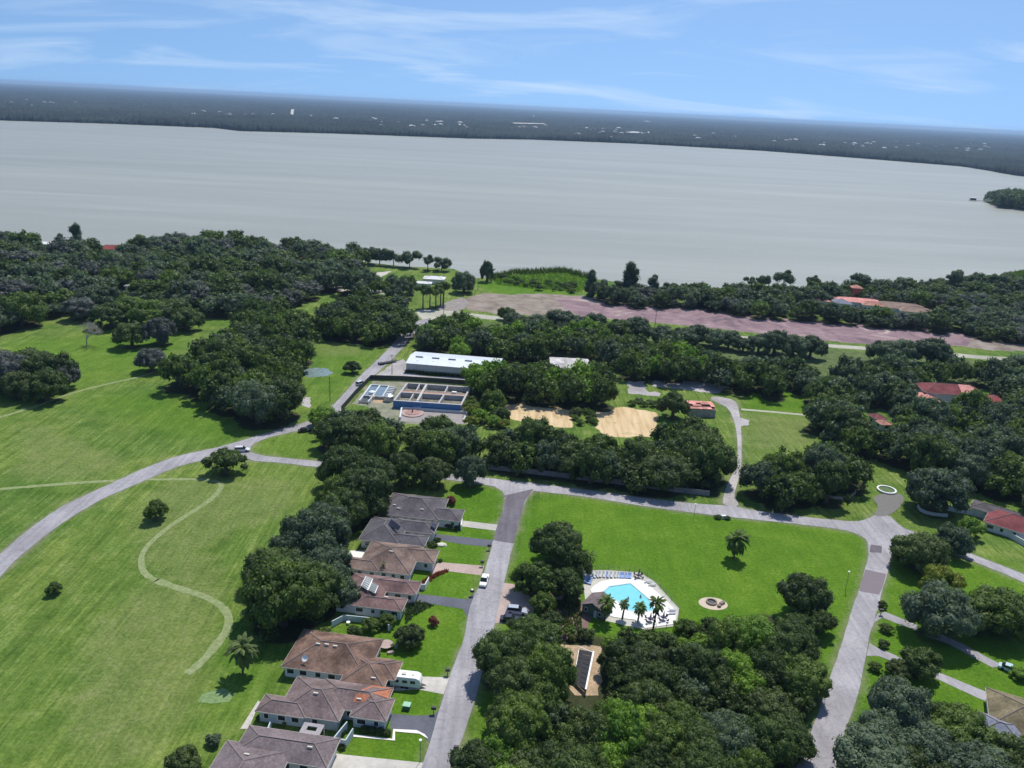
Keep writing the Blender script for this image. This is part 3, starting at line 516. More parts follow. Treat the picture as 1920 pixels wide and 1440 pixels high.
dryc = ramp(noise(.35, 6, .75), [(.35, (.12, .17, .040)), (.65, (.22, .235, .095))])
c = mixc(mth('MULTIPLY', edge(A2[2], 1.3, .30, .95), .5), c, dryc)
c = mixc(1.0, c, fv, 'MULTIPLY')
c = mixc(mth('MULTIPLY', edge(A2[0], .35, .35, .75), .8), c, ramp(noise(.8, 5), [(.3, (.19, .255, .09)), (.7, (.33, .37, .20))]))
pinkc = ramp(noise(.055, 9, .74, dist=.8), [(.33, (.105, .090, .105)), (.43, (.215, .145, .160)), (.56, (.305, .215, .220)), (.68, (.46, .40, .35))])
c = mixc(edge(A3[1], 1.8, .50, .70), c, ramp(noise(.12, 7, .7), [(.3, (.15, .12, .10)), (.5, (.26, .215, .175)), (.7, (.36, .31, .27))]))
c = mixc(edge(A1[1], .9, .38, .62), c, pinkc)
mps = nn.new('ShaderNodeMapping'); mps.inputs['Rotation'].default_value = (0, 0, rad(12)); mps.inputs['Scale'].default_value = (1, .08, 1); ll.new(tc.outputs['Object'], mps.inputs[0])
sandc = ramp(noise(.55, 4, .6, mps.outputs[0]), [(.35, (.47, .33, .17)), (.5, (.62, .46, .27)), (.7, (.70, .55, .35))])
sandc = mixc(ramp(noise(.2, 6, .7), [(.56, (0, 0, 0)), (.7, (.8, .8, .8))]), sandc, (.30, .27, .09))
c = mixc(edge(A1[2], .25, .4, .6), c, sandc)
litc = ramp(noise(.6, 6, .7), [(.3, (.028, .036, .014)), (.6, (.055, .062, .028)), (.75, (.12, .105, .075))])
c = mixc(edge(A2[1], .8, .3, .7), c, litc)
c = mixc(mth('MULTIPLY', edge(A3[2], .9, .12, .6), .6), c, (.23, .215, .15))
wildc = ramp(noise(.25, 6, .7), [(.3, (.050, .08, .03)), (.7, (.15, .18, .075))])
c = mixc(A3[0], c, wildc)
ll.new(c, b.inputs['Base Color'])
bp = nn.new('ShaderNodeBump'); bp.inputs['Strength'].default_value = .5; bp.inputs['Distance'].default_value = .5; ll.new(nfine, bp.inputs['Height']); ll.new(bp.outputs[0], b.inputs['Normal'])
gm.materials.append(GM)
tag(link('ground', gm), kind='structure')
# ============================================================ LAKE
WM = bpy.data.materials.new('lake_water'); WM.use_nodes = True; t = WM.node_tree; nn = t.nodes; ll = t.links; b = nn['Principled BSDF']
tc = nn.new('ShaderNodeTexCoord')
mw = nn.new('ShaderNodeMapping'); mw.inputs['Scale'].default_value = (.12, 1, 1); mw.inputs['Rotation'].default_value = (0, 0, rad(3)); ll.new(tc.outputs['Object'], mw.inputs[0])
wn = noise(.012, 7, .65, mw.outputs[0], .5)
wc = ramp(wn, [(.30, (.262, .268, .226)), (.5, (.284, .290, .245)), (.70, (.330, .335, .290))])
mw2 = nn.new('ShaderNodeMapping'); mw2.inputs['Scale'].default_value = (.10, 1, 1); mw2.inputs['Rotation'].default_value = (0, 0, rad(-5)); ll.new(tc.outputs['Object'], mw2.inputs[0])
wc = mixc(.45, wc, ramp(noise(.0045, 6, .6, mw2.outputs[0], 1.0), [(.34, (.86, .88, .88)), (.5, (1, 1, 1)), (.64, (1.10, 1.09, 1.07))]), 'MULTIPLY')
wc = mixc(.45, wc, ramp(noise(.06, 5, .7, mw.outputs[0], .5), [(.36, (.90, .91, .92)), (.62, (1.07, 1.07, 1.07))]), 'MULTIPLY')
ll.new(wc, b.inputs['Base Color']); b.inputs['Roughness'].default_value = .42; b.inputs['Specular IOR Level'].default_value = .30
bp = nn.new('ShaderNodeBump'); bp.inputs['Strength'].default_value = .5; bp.inputs['Distance'].default_value = 1.0
ll.new(noise(.25, 5, .7), bp.inputs['Height']); ll.new(bp.outputs[0], b.inputs['Normal'])
NEAR = [(-700, 395), (-300, 432), (0, 454), (300, 466), (560, 480), (680, 491), (760, 500), (850, 504), (890, 522), (925, 520), (960, 512), (1060, 508), (1110, 522), (1200, 536), (1300, 545), (1400, 553), (1500, 555), (1600, 552), (1700, 547), (1780, 540), (1850, 530), (1872, 518), (1920, 512), (2300, 485), (2900, 470)]
FARS = [(2900, 372), (2400, 358), (1990, 338), (1900, 329), (1840, 318), (1800, 312), (1600, 296), (1430, 283), (1200, 270), (1000, 262), (880, 260), (640, 251), (450, 246), (400, 240), (200, 232), (0, 226), (-400, 214), (-1200, 190)]
sheet('lake', NEAR+FARS, .05, WM)
POINT = sheet('wooded_point_ground', [(1838, 374), (1858, 384), (1890, 391), (1990, 400), (2200, 405), (2200, 366), (1990, 362), (1900, 360), (1860, 364)], .35, mat('undergrowth', (.05, .07, .03), .95, .3, .1), smooth=1)
# ============================================================ ROADS
sheet('lake_road', LAKEROAD, .045, DIRTROAD, smooth=1)
sheet('street', STREET, .035, ASPH, smooth=1, jit=.10)
sheet('left_road', LEFTROAD, .05, ASPH, smooth=1, jit=.10)
sheet('right_road', RIGHTROAD, .05, ASPH, smooth=1, jit=.10)
sheet('cross_street', CROSS, .065, ASPH, smooth=1, jit=.10)
sheet('side_lane', LANE, .08, GRAVEL, smooth=1)
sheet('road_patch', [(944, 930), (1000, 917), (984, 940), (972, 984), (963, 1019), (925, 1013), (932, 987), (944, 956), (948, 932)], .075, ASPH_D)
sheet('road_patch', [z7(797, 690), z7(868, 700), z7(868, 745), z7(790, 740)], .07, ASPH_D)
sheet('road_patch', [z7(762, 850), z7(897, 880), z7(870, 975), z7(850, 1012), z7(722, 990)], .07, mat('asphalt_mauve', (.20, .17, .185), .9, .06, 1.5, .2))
sheet('entrance_drive', [(1637, 968), (1648, 950), (1634, 932), (1660, 925), (1696, 927), (1692, 948), (1666, 968)], .085, mat('entrance_asphalt', (.17, .165, .155), .9, .1, 1), smooth=1)
sheet('yard_pavement', [z1(0, 0)] and [zg(480, 330), zg(560, 260), zg(700, 200), zg(740, 240), zg(730, 330), zg(900, 385), zg(1420, 410), zg(1420, 460), zg(1000, 440), zg(420, 405), zg(330, 420), zg(300, 430)], .06, GRAVEL, jit=.4)
sheet('gravel_yard', [z5(640, 555), z5(760, 560), z5(765, 620), z5(860, 640), z5(850, 660), z5(640, 640)], .04, GRAVEL, jit=.5)
sheet('gravel_yard', [z5(815, 552), z5(930, 575), z5(1040, 555), z5(1130, 565), z5(1330, 600), z5(1240, 640), z5(1100, 625), z5(800, 590)], .04, GRAVEL, jit=.6)
sheet('gravel_yard', [z5(1390, 800), z5(1460, 820), z5(1455, 855), z5(1395, 865)], .04, GRAVEL, jit=.4)
PINKPAVE = PAVER
dr = [('driveway', [(866, 976), (934, 984), (929, 995), (866, 987)], CONC), ('driveway', [(812, 1001), (926, 1013), (921, 1026), (870, 1021), (812, 1011)], ASPH_B),
      ('driveway', [(822, 1054), (908, 1061), (902, 1079), (839, 1071), (812, 1078), (806, 1072)], PAVER), ('driveway', [(780, 1113), (831, 1119), (876, 1124), (890, 1112), (877, 1160), (868, 1142), (781, 1128)], ASPH_B),
      ('driveway', [(730, 1266), (842, 1270.7), (832, 1302), (786, 1293), (730, 1296)], CONC), ('driveway', [(732, 1338), (778, 1342), (812, 1341), (825, 1330), (806, 1392), (786, 1372), (732, 1367)], ASPH_B),
      ('driveway', [(628, 1413), (692, 1420), (800, 1431), (790, 1462), (700, 1490), (610, 1470)], CONC)]
for n_, p_, m_ in dr: sheet(n_, p_, .028, m_)
sheet('kerb_stones', [z2(1060, 832), z2(1365, 868), z2(1372, 797), z2(1540, 805), z2(1600, 835), z2(1625, 868), z2(1560, 830), z2(1385, 815), z2(1385, 880), z2(1060, 850)], .10, CONC_W)
sheet('garden_path', [z2(400, 590), z2(412, 600), z2(330, 795), z2(270, 795)], .06, CONC)
sheet('parking_bay', [(945, 1093), (976, 1097), (1000, 1125), (1000, 1168), (926, 1168), (936, 1132)], .03, PAVER, jit=.1)
sheet('pool_path', [(1000, 1112), (1086, 1117), (1092, 1135), (1110, 1160), (1090, 1195), (1050, 1200), (1030, 1160), (1000, 1140)], .025, MULCH, jit=.4)
sheet('pool_path', [(1012, 1113), (1086, 1121), (1086, 1128), (1012, 1122)], .045, PAVER, jit=.2)
for p_ in ([z8(905, 190), z8(960, 175), z8(1180, 265), z8(1185, 305), z8(1040, 255), z8(940, 215), z8(880, 250)], [z8(850, 390), z8(900, 420), z8(1040, 480), z8(1030, 525), z8(910, 480), z8(830, 480)],
           [z8(1370, 610), z8(1660, 730), z8(1680, 800), z8(1620, 780), z8(1340, 650)], [z8(1350, 330), z8(1500, 400), z8(1780, 550), z8(1700, 560), z8(1400, 400), z8(1250, 345)]):
    sheet('driveway', p_, .04, ASPH)
sheet('driveway', [z8(1030, 480), z8(1370, 610), z8(1340, 650), z8(1030, 525)], .045, ASPH)
sheet('solar_yard', [(1050, 1208), (1130, 1213), (1122, 1304), (1078, 1304), (1046, 1245)], .03, SHELL, jit=.3)
sheet('pond', [zoom(0, 520, 3)(x, y) for x, y in ((1720, 520), (1780, 508), (1850, 515), (1875, 540), (1820, 558), (1740, 565), (1715, 545))], .03, mat('pond_water', (.10, .17, .10), .25, .5, .6, .5, col2=(.24, .30, .33)), jit=.8)
sheet('culvert_patch', [(563, 745), (583, 745), (580, 765), (566, 760)], .03, GRAVEL, jit=.3)
sheet('field_crossing', [(1390, 766), (1450, 771), (1523, 778), (1523, 781), (1450, 774), (1390, 769)], .03, DIRTROAD)
sheet('distant_water', [(1560, 229.5), (1700, 237.2), (1830, 243.4), (1935, 248.6), (1935, 249.8), (1830, 246.6), (1700, 239.6)], 14, mat('distant_water', (.6, .65, .7), .4, .02, .001))
MOWN = mat('mown_track', (.16, .215, .075), .95, .3, .9, .1, col2=(.30, .33, .17), detail=8)
for pl_, w_ in zip(FIELD_PATHS, (1.5, 1.9, 1.3)):
    P_ = atl(pl_)
    for _ in range(2): P_ = [P_[0]]+[q for a, b_ in zip(P_[:-1], P_[1:]) for q in (a.lerp(b_, .25), a.lerp(b_, .75))]+[P_[-1]]
    Lf, Rt = [], []
    for k in range(len(P_)):
        d = (P_[min(k+1, len(P_)-1)]-P_[max(k-1, 0)]); d.normalize(); n = Vector((-d.y, d.x, 0)); w2 = w_/2*random.uniform(.8, 1.2); Lf.append(P_[k]+n*w2); Rt.append(P_[k]-n*w2)
    sheet('mown_track', Lf+Rt[::-1], .022, MOWN, jit=.16)
# mown debris patch
sheet('grass_clippings', [z2(0, 540), z2(150, 500), z2(230, 545), z2(190, 600), z2(60, 612), z2(-40, 600)], .03, mat('clippings', (.17, .25, .10), .95, .3, 1.5), jit=.7)
# ============================================================ BUILDINGS
TANP = .404
def hip_at(w, x, y, tp=TANP, eave=2.7):
    u0, u1, v0, v1 = w; return eave+tp*max(0, min(x-u0, u1-x, y-v0, v1-y))
def roof_mb(w, eave, tp, gable=None, t=.18):
    u0, u1, v0, v1 = w; a, b_ = u1-u0, v1-v0; h = min(a, b_)/2; z = eave+tp*h
    mb = MB(); e = eave-t
    if a >= b_: A, B = (u0+(0 if gable else h), (v0+v1)/2, z), (u1-(0 if gable else h), (v0+v1)/2, z)
    else: A, B = ((u0+u1)/2, v0+(0 if gable else h), z), ((u0+u1)/2, v1-(0 if gable else h), z)
    c = [(u0, v0, eave), (u1, v0, eave), (u1, v1, eave), (u0, v1, eave)]; d = [(x, y, e) for x, y, _ in c]
    f = [(9, 8, 7, 6)] if False else [(3+6, 2+6, 1+6, 0+6)]
    v = c+[A, B]+d
    if a >= b_: f += [(0, 1, 5, 4), (1, 2, 5), (2, 3, 4, 5), (3, 0, 4)]
    else: f += [(0, 1, 4), (1, 2, 5, 4), (2, 3, 5), (3, 0, 4, 5)]
    f += [(6, 7, 1, 0), (7, 8, 2, 1), (8, 9, 3, 2), (9, 6, 0, 3)]
    mb.add(v, f); return mb, c, A, B
WIN = MB().box(-.62, .62, -.05, .05, -.62, .62).mesh('window', WHITE)
PANE = MB().box(-.5, .5, -.03, .03, -.5, .5).mesh('pane', GLASS)
def house(name, label, cat, loc, rz, wings, roof, wall=STUCCO, eave=2.7, tp=TANP, gable=False, group=None, garage=None, nowin=False, caps=True, roofs=None, chim=(), base=0.):
    h = thing(name, label, cat, loc, rz, group)
    for i, w in enumerate(wings):
        e = eave+.017*i
        if len(w) > 4: e = w[4]; w = w[:4]
        rm = roofs[i] if roofs else roof
        mb, c, A, B = roof_mb(w, e, tp, gable); mb.build('roof', RF[rm] if isinstance(rm, str) else rm, h)
        g = .55; wi = (w[0]+g, w[1]-g, w[2]+g, w[3]-g)
        MB().box(*wi, -.1, e-.12).build('wall', wall, h)
        if caps:
            cb = MB(); al = w[1]-w[0] >= w[3]-w[2]
            prs = ([(c[0], A), (c[3], A), (c[1], B), (c[2], B)] if al else [(c[0], A), (c[1], A), (c[2], B), (c[3], B)])
            for p, q in prs+([(A, B)] if (Vector(A)-Vector(B)).length > .5 else []): cb.tube(Vector(p)+Vector((0, 0, .02)), Vector(q)+Vector((0, 0, .02)), .11, n=5)
            cb.build('ridge_cap', CAP, h)
            fb = MB()
            for k in range(4):
                p, q = Vector(c[k]), Vector(c[(k+1) % 4]); fb.bar((p.x, p.y, e-.22), (q.x, q.y, e-.22), .10, .20)
            fb.build('fascia', FASCIA, h)
        if nowin: continue
        def inside(x, y):
            for j, q in enumerate(wings):
                if j != i and q[0]+.4 < x < q[1]-.4 and q[2]+.4 < y < q[3]-.4: return True
            return False
        zc_ = 1.45
        for (side, n, a0, a1, fx) in (('f', 0, wi[0], wi[1], wi[2]), ('r', 0, wi[2], wi[3], wi[1]), ('l', 0, wi[2], wi[3], wi[0])):
            k = max(1, int((a1-a0)/2.5))
            for j in range(k):
                a = a0+(j+.5)*(a1-a0)/k+random.uniform(-.3, .3)
                if side == 'f': x, y, rr = a, fx-.02, 0
                elif side == 'r': x, y, rr = fx+.02, a, rad(90)
                else: x, y, rr = fx-.02, a, rad(90)
                if inside(x, y): continue
                if garage == i and side == 'r':
                    if j == 0:
                        gd = MB().box(-.04, .06, -2.4, 2.4, 0, 2.15).build('garage_door', WHITE, h, (fx, (a0+a1)/2, 0))
                        for q in range(1, 4): MB().box(.065, .075, -2.3, 2.3, q*.53, q*.53+.03).build('door_panel_line', FASCIA, gd)
                    continue
                if random.random() < .10: continue
                wo = link('window', WIN, h, (x, y, zc_), rr); s = random.choice([.8, 1, 1.35, 1.6]); wo.scale = (s, 1, 1)
                link('pane', PANE, wo, (0, -.035 if side != 'r' else -.035, 0))
                if side == 'r': wo.rotation_euler.z = rad(90)
                if side == 'l': wo.rotation_euler.z = rad(-90)
    for (x, y, z, mt_, sx, sy) in chim: MB().box(x-sx, x+sx, y-sy, y+sy, z-1.2, z).build('chimney', mt_, h)
    return h
HO = Vector((-6.5, 150, 0)); HA = math.atan2(-.122, .993)   # street frame
def HL(u, v):
    c_, s_ = math.cos(HA), math.sin(HA); return HO+Vector((u*c_-v*s_, u*s_+v*c_, 0))
def shift(ws, u, v): return [(w[0]-u, w[1]-u, w[2]-v, w[3]-v)+tuple(w[4:]) for w in ws]
HS = [
 ('detached_house', 'northernmost house of the street, low and dark grey hip roofed', (-25, 45), [(-33.2, -16.7, 41.3, 54.3), (-21, -10.9, 41.9, 48.7)], 'grey', 1, STUCCO),
 ('detached_house', 'second house from the top of the street, slate grey roof with two black solar patches', (-25, 33), [(-34.6, -24, 27, 39.6), (-28.5, -17.2, 27.3, 32.6), (-28.5, -16.3, 33.7, 40.0)], 'slate', 2, STUCCO),
 ('detached_house', 'third house from the top of the street, brown roof with a small palm before it', (-25, 20), [(-31, -17.4, 13.8, 27.2), (-35.2, -25, 13.5, 18.6), (-24, -13, 20, 26.4)], 'brown', 2, STUCCO),
 ('detached_house', 'fourth house from the top of the street, plum roof carrying white framed solar panels', (-23, 5), [(-31.5, -21, -.5, 11.9), (-28, -14.0, 6.0, 11.6), (-27, -15.4, -.8, 4.3)], 'plum', 1, STUCCO),
 ('detached_house', 'rusty brown roofed house with a satellite dish beside the white caravan', (-22, -18), [(-34, -16.5, -23.3, -11.0), (-21.2, -12.2, -25.4, -16.9), (-19.5, -10.7, -22.9, -17.1)], 'rust', 2, STUCCO),
 ('detached_house', 'mauve roofed house with an orange patch of new shingles', (-21, -30), [(-29.7, -17.7, -35.5, -25.3), (-33.6, -24, -35.8, -31.2), (-24, -10.4, -32.4, -25.0), (-16.3, -9.3, -33.9, -27.8)], 'mauve', 3, STUCCO_B),
 ('detached_house', 'lilac grey roofed house at the bottom edge of the picture', (-25, -48), [(-33, -16.0, -46.2, -39.3), (-35.2, -23, -58, -43.4), (-30, -16, -58, -49.3)], 'lilac', 0, STUCCO),
]
HH = []
for n_, lab, (u, v), ws, rf, ga, wl in HS:
    HH.append((house(n_, lab, 'house', HL(u, v), HA, shift(ws, u, v), rf, wl, garage=ga), u, v, ws))
def on_roof(hi, u, v, eave=2.7, tp=TANP):
    return max(hip_at(w, u, v) for w in HH[hi][3])
def roof_quad(hi, quad, off, name, mt_, th=.06):
    h, u0, v0, ws = HH[hi]
    top = [Vector((u-u0, v-v0, on_roof(hi, u, v)+off+th)) for u, v in quad]; bot = [p-Vector((0, 0, th)) for p in top]; n = len(quad)
    return MB().add(bot+top, [tuple(range(n-1, -1, -1)), tuple(range(n, 2*n))]+[(i, (i+1) % n, n+(i+1) % n, n+i) for i in range(n)]).build(name, mt_, h)
SOLAR = mat('solar_glass', (.035, .035, .055), .25, .2, 1, .5)
z8a = zoom(640, 900, 8.0); z8b = zoom(600, 1040, 8.0)
def rack(hi, quad, zs, nj, ni, name, mt_, gap=.12, lift=0., frame=None):
    h, u0, v0, ws = HH[hi]; Mi = (Matrix.Translation(h.location) @ Matrix.Rotation(HA, 4, 'Z')).inverted()
    P = [Mi @ at(*q, z) for q, z in zip(quad, zs)]
    def pt(a, b): return P[0].lerp(P[1], a).lerp(P[3].lerp(P[2], a), b)
    def slab(a0, a1, b0, b1, dz, nm, m_):
        q = [pt(a0, b0), pt(a1, b0), pt(a1, b1), pt(a0, b1)]; q = [p+Vector((0, 0, dz)) for p in q]
        MB().add(q+[p+Vector((0, 0, .07)) for p in q], [(3, 2, 1, 0), (4, 5, 6, 7), (0, 1, 5, 4), (1, 2, 6, 5), (2, 3, 7, 6), (3, 0, 4, 7)]).build(nm, m_, h)
    if frame: slab(0, 1, 0, 1, lift, 'panel_frame', frame)
    for j in range(nj):
        for i in range(ni):
            slab((i+gap/2)/ni, (i+1-gap/2)/ni, (j+gap)/nj, (j+1-gap)/nj, lift+.09, name, mt_)
mat('pool_heater', (.10, .12, .14), .4)
rack(1, [z8a(748, 608), z8a(893, 722), z8a(850, 782), z8a(695, 702)], (4.9, 4.5, 3.7, 3.9), 2, 4, 'solar_panel', SOLAR, .03, .35)
rack(1, [z8a(1368, 650), z8a(1432, 682), z8a(1402, 750), z8a(1335, 705)], (3.6, 3.1, 3.1, 3.6), 2, 2, 'solar_panel', SOLAR, .03, .3)
rack(3, [z8b(688, 338), z8b(797, 383), z8b(714, 552), z8b(612, 482)], (5.3, 4.9, 4.3, 4.7), 6, 1, 'solar_panel', bpy.data.materials['pool_heater'], .16, .3, WHITE)
rack(3, [z8b(778, 420), z8b(878, 485), z8b(828, 602), z8b(722, 548)], (4.9, 4.5, 4.0, 4.3), 5, 1, 'solar_panel', bpy.data.materials['pool_heater'], .16, .3, WHITE)
# orange shingles patch
roof_quad(5, [(-14.6, -25.2), (-10.6, -25.2), (-13.4, -28.4), (-16.0, -28.5)], .03, 'roof_patch', RF['orange'], .04)
roof_quad(5, [(-10.6, -25.4), (-10.6, -28.2), (-13.6, -28.6)], .03, 'roof_patch', RF['orange'], .04)
roof_quad(5, [(-16.4, -29.2), (-13.6, -29.2), (-14.6, -30.6), (-16.6, -30.9)], .03, 'roof_patch', RF['orange'], .04)
# roof vents
for hi, pts in ((0, [(-30, 44.5), (-28.5, 43.5), (-22, 44)]), (2, [(-23.6, 19.3)]), (4, [(-28.2, -18.0), (-26.4, -17.9), (-24.6, -18.0), (-14.8, -23.9)]), (5, [(-23.6, -31.3), (-15.6, -30.3)]), (6, [(-29.5, -47.6), (-20, -43.5)]), (3, [(-20, 2.5)])):
    h, u0, v0, ws = HH[hi]
    for u, v in pts:
        z = on_roof(hi, u, v); MB().box(u-u0-.45, u-u0+.45, v-v0-.12, v-v0+.16, z-.1, z+.3).build('roof_vent', FASCIA, h)
# satellite dish
h, u0, v0, ws = HH[4]; z = on_roof(4, -29.5, -21.8)
dm = MB(); dm.tube((-29.5-u0, -21.8-v0, z-.05), (-29.5-u0, -21.8-v0, z+.8), .05)
dsh = MB(); dc = Vector((-29.5-u0, -21.9-v0, z+.95)); dn = Vector((-.1, -.75, .6)).normalized(); t_ = dn.orthogonal().normalized(); w_ = dn.cross(t_)
dv = [dc-dn*.15]+[dc+(t_*math.cos(a)+w_*math.sin(a))*.35-dn*.1 for a in np.linspace(0, 2*math.pi, 12, False)]+[dc+(t_*math.cos(a)+w_*math.sin(a))*.65 for a in np.linspace(0, 2*math.pi, 12, False)]
dsh.add(dv, [(0, 1+i, 1+(i+1) % 12) for i in range(12)]+[(1+i, 13+i, 13+(i+1) % 12, 1+(i+1) % 12) for i in range(12)])
ds = dsh.build('satellite_dish', WHITE, h); dm.build('mast', DARKM, ds)
# garden walls by the houses
def wallrun(name, label, cat, pts, h_, w, mt_, z=0, cap=None, group=None):
    P = [Vector((p[0], p[1], 0)) for p in pts]; c0 = P[0]; o = thing(name, label, cat, c0, 0, group)
    for i, (a, b_) in enumerate(zip(P[:-1], P[1:])):
        MB().bar(a-c0+Vector((0, 0, -.05)), b_-c0+Vector((0, 0, -.05)), w, h_+.05-.003*i).build('wall_section', mt_, o)
        if cap: MB().bar(a-c0+Vector((0, 0, h_)), b_-c0+Vector((0, 0, h_)), w+.12, .08-.002*i).build('coping', cap, o)
    return o
L2 = lambda l, z=0: [HL(*p) for p in l]
wallrun('garden_wall', 'low white yard wall before the fourth house, partly behind bushes', 'wall', atl([(622, 1167), (645, 1155), (694, 1160)], 1.2), 1.5, .2, STUCCO_B)
wallrun('garden_wall', 'short white yard wall at the right front of the third house', 'wall', L2([(-17.6, 14.6), (-17.4, 11.8), (-13.4, 12.3), (-13.2, 15.6)]), 1.6, .2, STUCCO)
wallrun('garden_wall', 'pale blue courtyard wall between the mauve and lilac roofed houses', 'wall', L2([(-16.6, -34.2), (-17.6, -38.4), (-15.4, -38.6), (-15.0, -35.6)]), 1.8, .2, STUCCO_B)
wallrun('garden_wall', 'white yard wall with grey panel left behind the lilac roofed house', 'wall', L2([(-30.5, -35.8), (-30.2, -38.0), (-25.2, -38.3)]), 1.4, .2, STUCCO_B)
wallrun('garden_wall', 'white wall stub at the right end of the northernmost house', 'wall', L2([(-11.0, 45.5), (-10.6, 41.9)]), 1.7, .3, WHITE)
wallrun('garden_wall', 'white wall stub at the right front of the fourth house', 'wall', L2([(-17.0, -.6), (-17.4, -4.6)]), 1.6, .3, STUCCO_B)
# covered patio roof between 6 and 7
po = thing('patio_cover', 'small grey patio roof with a square opening before the mauve roofed house', 'patio cover', HL(-22, -37.6), HA)
MB().box(-1.9, 1.9, -1.3, -.5, 2.2, 2.3).box(-1.9, 1.9, .5, 1.3, 2.2, 2.3).box(-1.9, -.9, -.5, .5, 2.2, 2.3).box(.9, 1.9, -.5, .5, 2.2, 2.3).build('roof', mat('grey_panel', (.33, .30, .31), .8), po)
for x in (-1.8, 1.8):
    for y in (-1.2, 1.2): MB().box(x-.06, x+.06, y-.06, y+.06, 0, 2.2).build('post', WHITE, po)
# pink patio of the dish house, pool cover
sheet('patio', [z1(530, 780), z1(570, 720), z1(690, 720), z1(660, 775)], .04, CONC_W, jit=.1)
pt = thing('patio_table', 'round pinkish table beside the rusty brown roofed house', 'table', at(724, 1213), 0)
MB().prism([(1.5*math.cos(a), 1.5*math.sin(a)) for a in np.linspace(0, 2*math.pi, 16, False)], .7, .78).build('tabletop', PAVER, pt)
MB().tube((0, 0, 0), (0, 0, .7), .15).build('base', PAVER, pt)
for i, (dx, dy) in enumerate(((-1.6, -1.9), (1.3, -2.0), (2.1, .3))):
    bo = MB().box(-.7, .7, -.3, .3, 0, .45).build('garden_bench', PAVER, None, at(724, 1213)+Vector((dx, dy, 0)), rad((-25, 25, 90)[i]))
    tag(bo, ('pinkish stone bench at the left of the round patio table', 'pinkish stone bench in front of the round patio table', 'pinkish stone bench right of the round patio table')[i], 'bench')
# ---------------- warehouse
wa, wb = at(762, 681, 4.2), at(932, 695, 4.2); wd = (wb-wa).normalized(); wlen = (wb-wa).length; wang = math.atan2(wd.y, wd.x)
wq = at(777, 661.5, 4.2); wdep = 17.0
wh = thing('warehouse', 'long white metal warehouse with pale ribbed walls and skylights', 'warehouse', (wa.x, wa.y, 0), wang)
RIB = mat('ribbed_metal', (.46, .48, .47), .5, .08, 3, .4); MROOF = mat('metal_roof', (.62, .66, .70), .45, .05, .3, .4, metal=.15)
npan = 9
for i in range(npan):
    x0 = i*wlen/npan; MB().box(x0+.05, x0+wlen/npan-.05, 0, .15, -.1, 4.15).build('wall_panel', RIB, wh)
    MB().box(x0-.06, x0+.06, -.06, .1, -.1, 4.1).build('pilaster', mat('metal_trim', (.36, .38, .38), .5) if i == 0 else bpy.data.materials['metal_trim'], wh)
MB().box(0, .2, .2, wdep, -.1, 4.1).box(wlen-.2, wlen, .2, wdep, -.1, 4.1).box(.2, wlen-.2, wdep-.2, wdep, -.1, 4.1).build('wall', RIB, wh)
MB().box(.1, .12, wdep*.35, wdep*.65, 0, 3.4).build('loading_door', WHITE, wh, (-.14, 0, 0))
for s_, (y0, y1, za, zb) in enumerate(((-.3, wdep/2, 4.2, 5.3), (wdep/2, wdep+.3, 5.3, 4.2))):
    for i in range(npan):
        x0 = -.3+i*(wlen+.6)/npan; x1 = -.3+(i+1)*(wlen+.6)/npan
        MB().add([(x0, y0, za), (x1, y0, za), (x1, y1, zb), (x0, y1, zb), (x0, y0, za+.12), (x1-.04, y0, za+.12), (x1-.04, y1, zb+.12), (x0, y1, zb+.12)], [(3, 2, 1, 0), (4, 5, 6, 7), (0, 1, 5, 4), (1, 2, 6, 5), (2, 3, 7, 6), (3, 0, 4, 7)]).build('roof_panel', MROOF, wh)
for i in range(5):
    x = 2.5+i*7.2; MB().box(x, x+3.2, wdep*.38, wdep*.42, 5.2, 5.6).build('skylight', mat('skylight', (.22, .24, .27), .4) if i == 0 else bpy.data.materials['skylight'], wh)
    MB().box(x+1, x+1.7, wdep*.2, wdep*.25, 4.7, 4.95).build('roof_vent', WHITE, wh)
MB().box(.2, wlen, -1.2, -.3, 0, .8).build('weeds', LM['dark'], None, (wa.x, wa.y, 0), wang) ; bpy.data.objects.remove(bpy.data.objects['weeds'])
# ---------------- silver barn
ba, bb = at(1031, 690, 3.6), at(1107, 694, 3.6); bd = (bb-ba).normalized()
bh = thing('barn', 'weathered silver roofed barn half hidden behind trees', 'barn', (ba.x, ba.y, 0), math.atan2(bd.y, bd.x)); bl = (bb-ba).length
SIL = mat('weathered_tin', (.50, .47, .46), .6, .25, .4, .3, big=(.2, .3))
MB().box(.3, bl-.3, .3, 15.7, -.1, 3.5).build('wall', STUCCO, bh)
for i in range(6):
    for (y0, y1, za, zb) in ((0, 8, 3.6, 5.2), (8, 16, 5.2, 3.6)):
        x0, x1 = i*bl/6, (i+1)*bl/6-.05
        MB().add([(x0, y0, za), (x1, y0, za), (x1, y1, zb), (x0, y1, zb), (x0, y0, za+.1), (x1, y0, za+.1), (x1, y1, zb+.1), (x0, y1, zb+.1)], [(3, 2, 1, 0), (4, 5, 6, 7), (0, 1, 5, 4), (1, 2, 6, 5), (2, 3, 7, 6), (3, 0, 4, 7)]).build('roof_panel', SIL, bh)
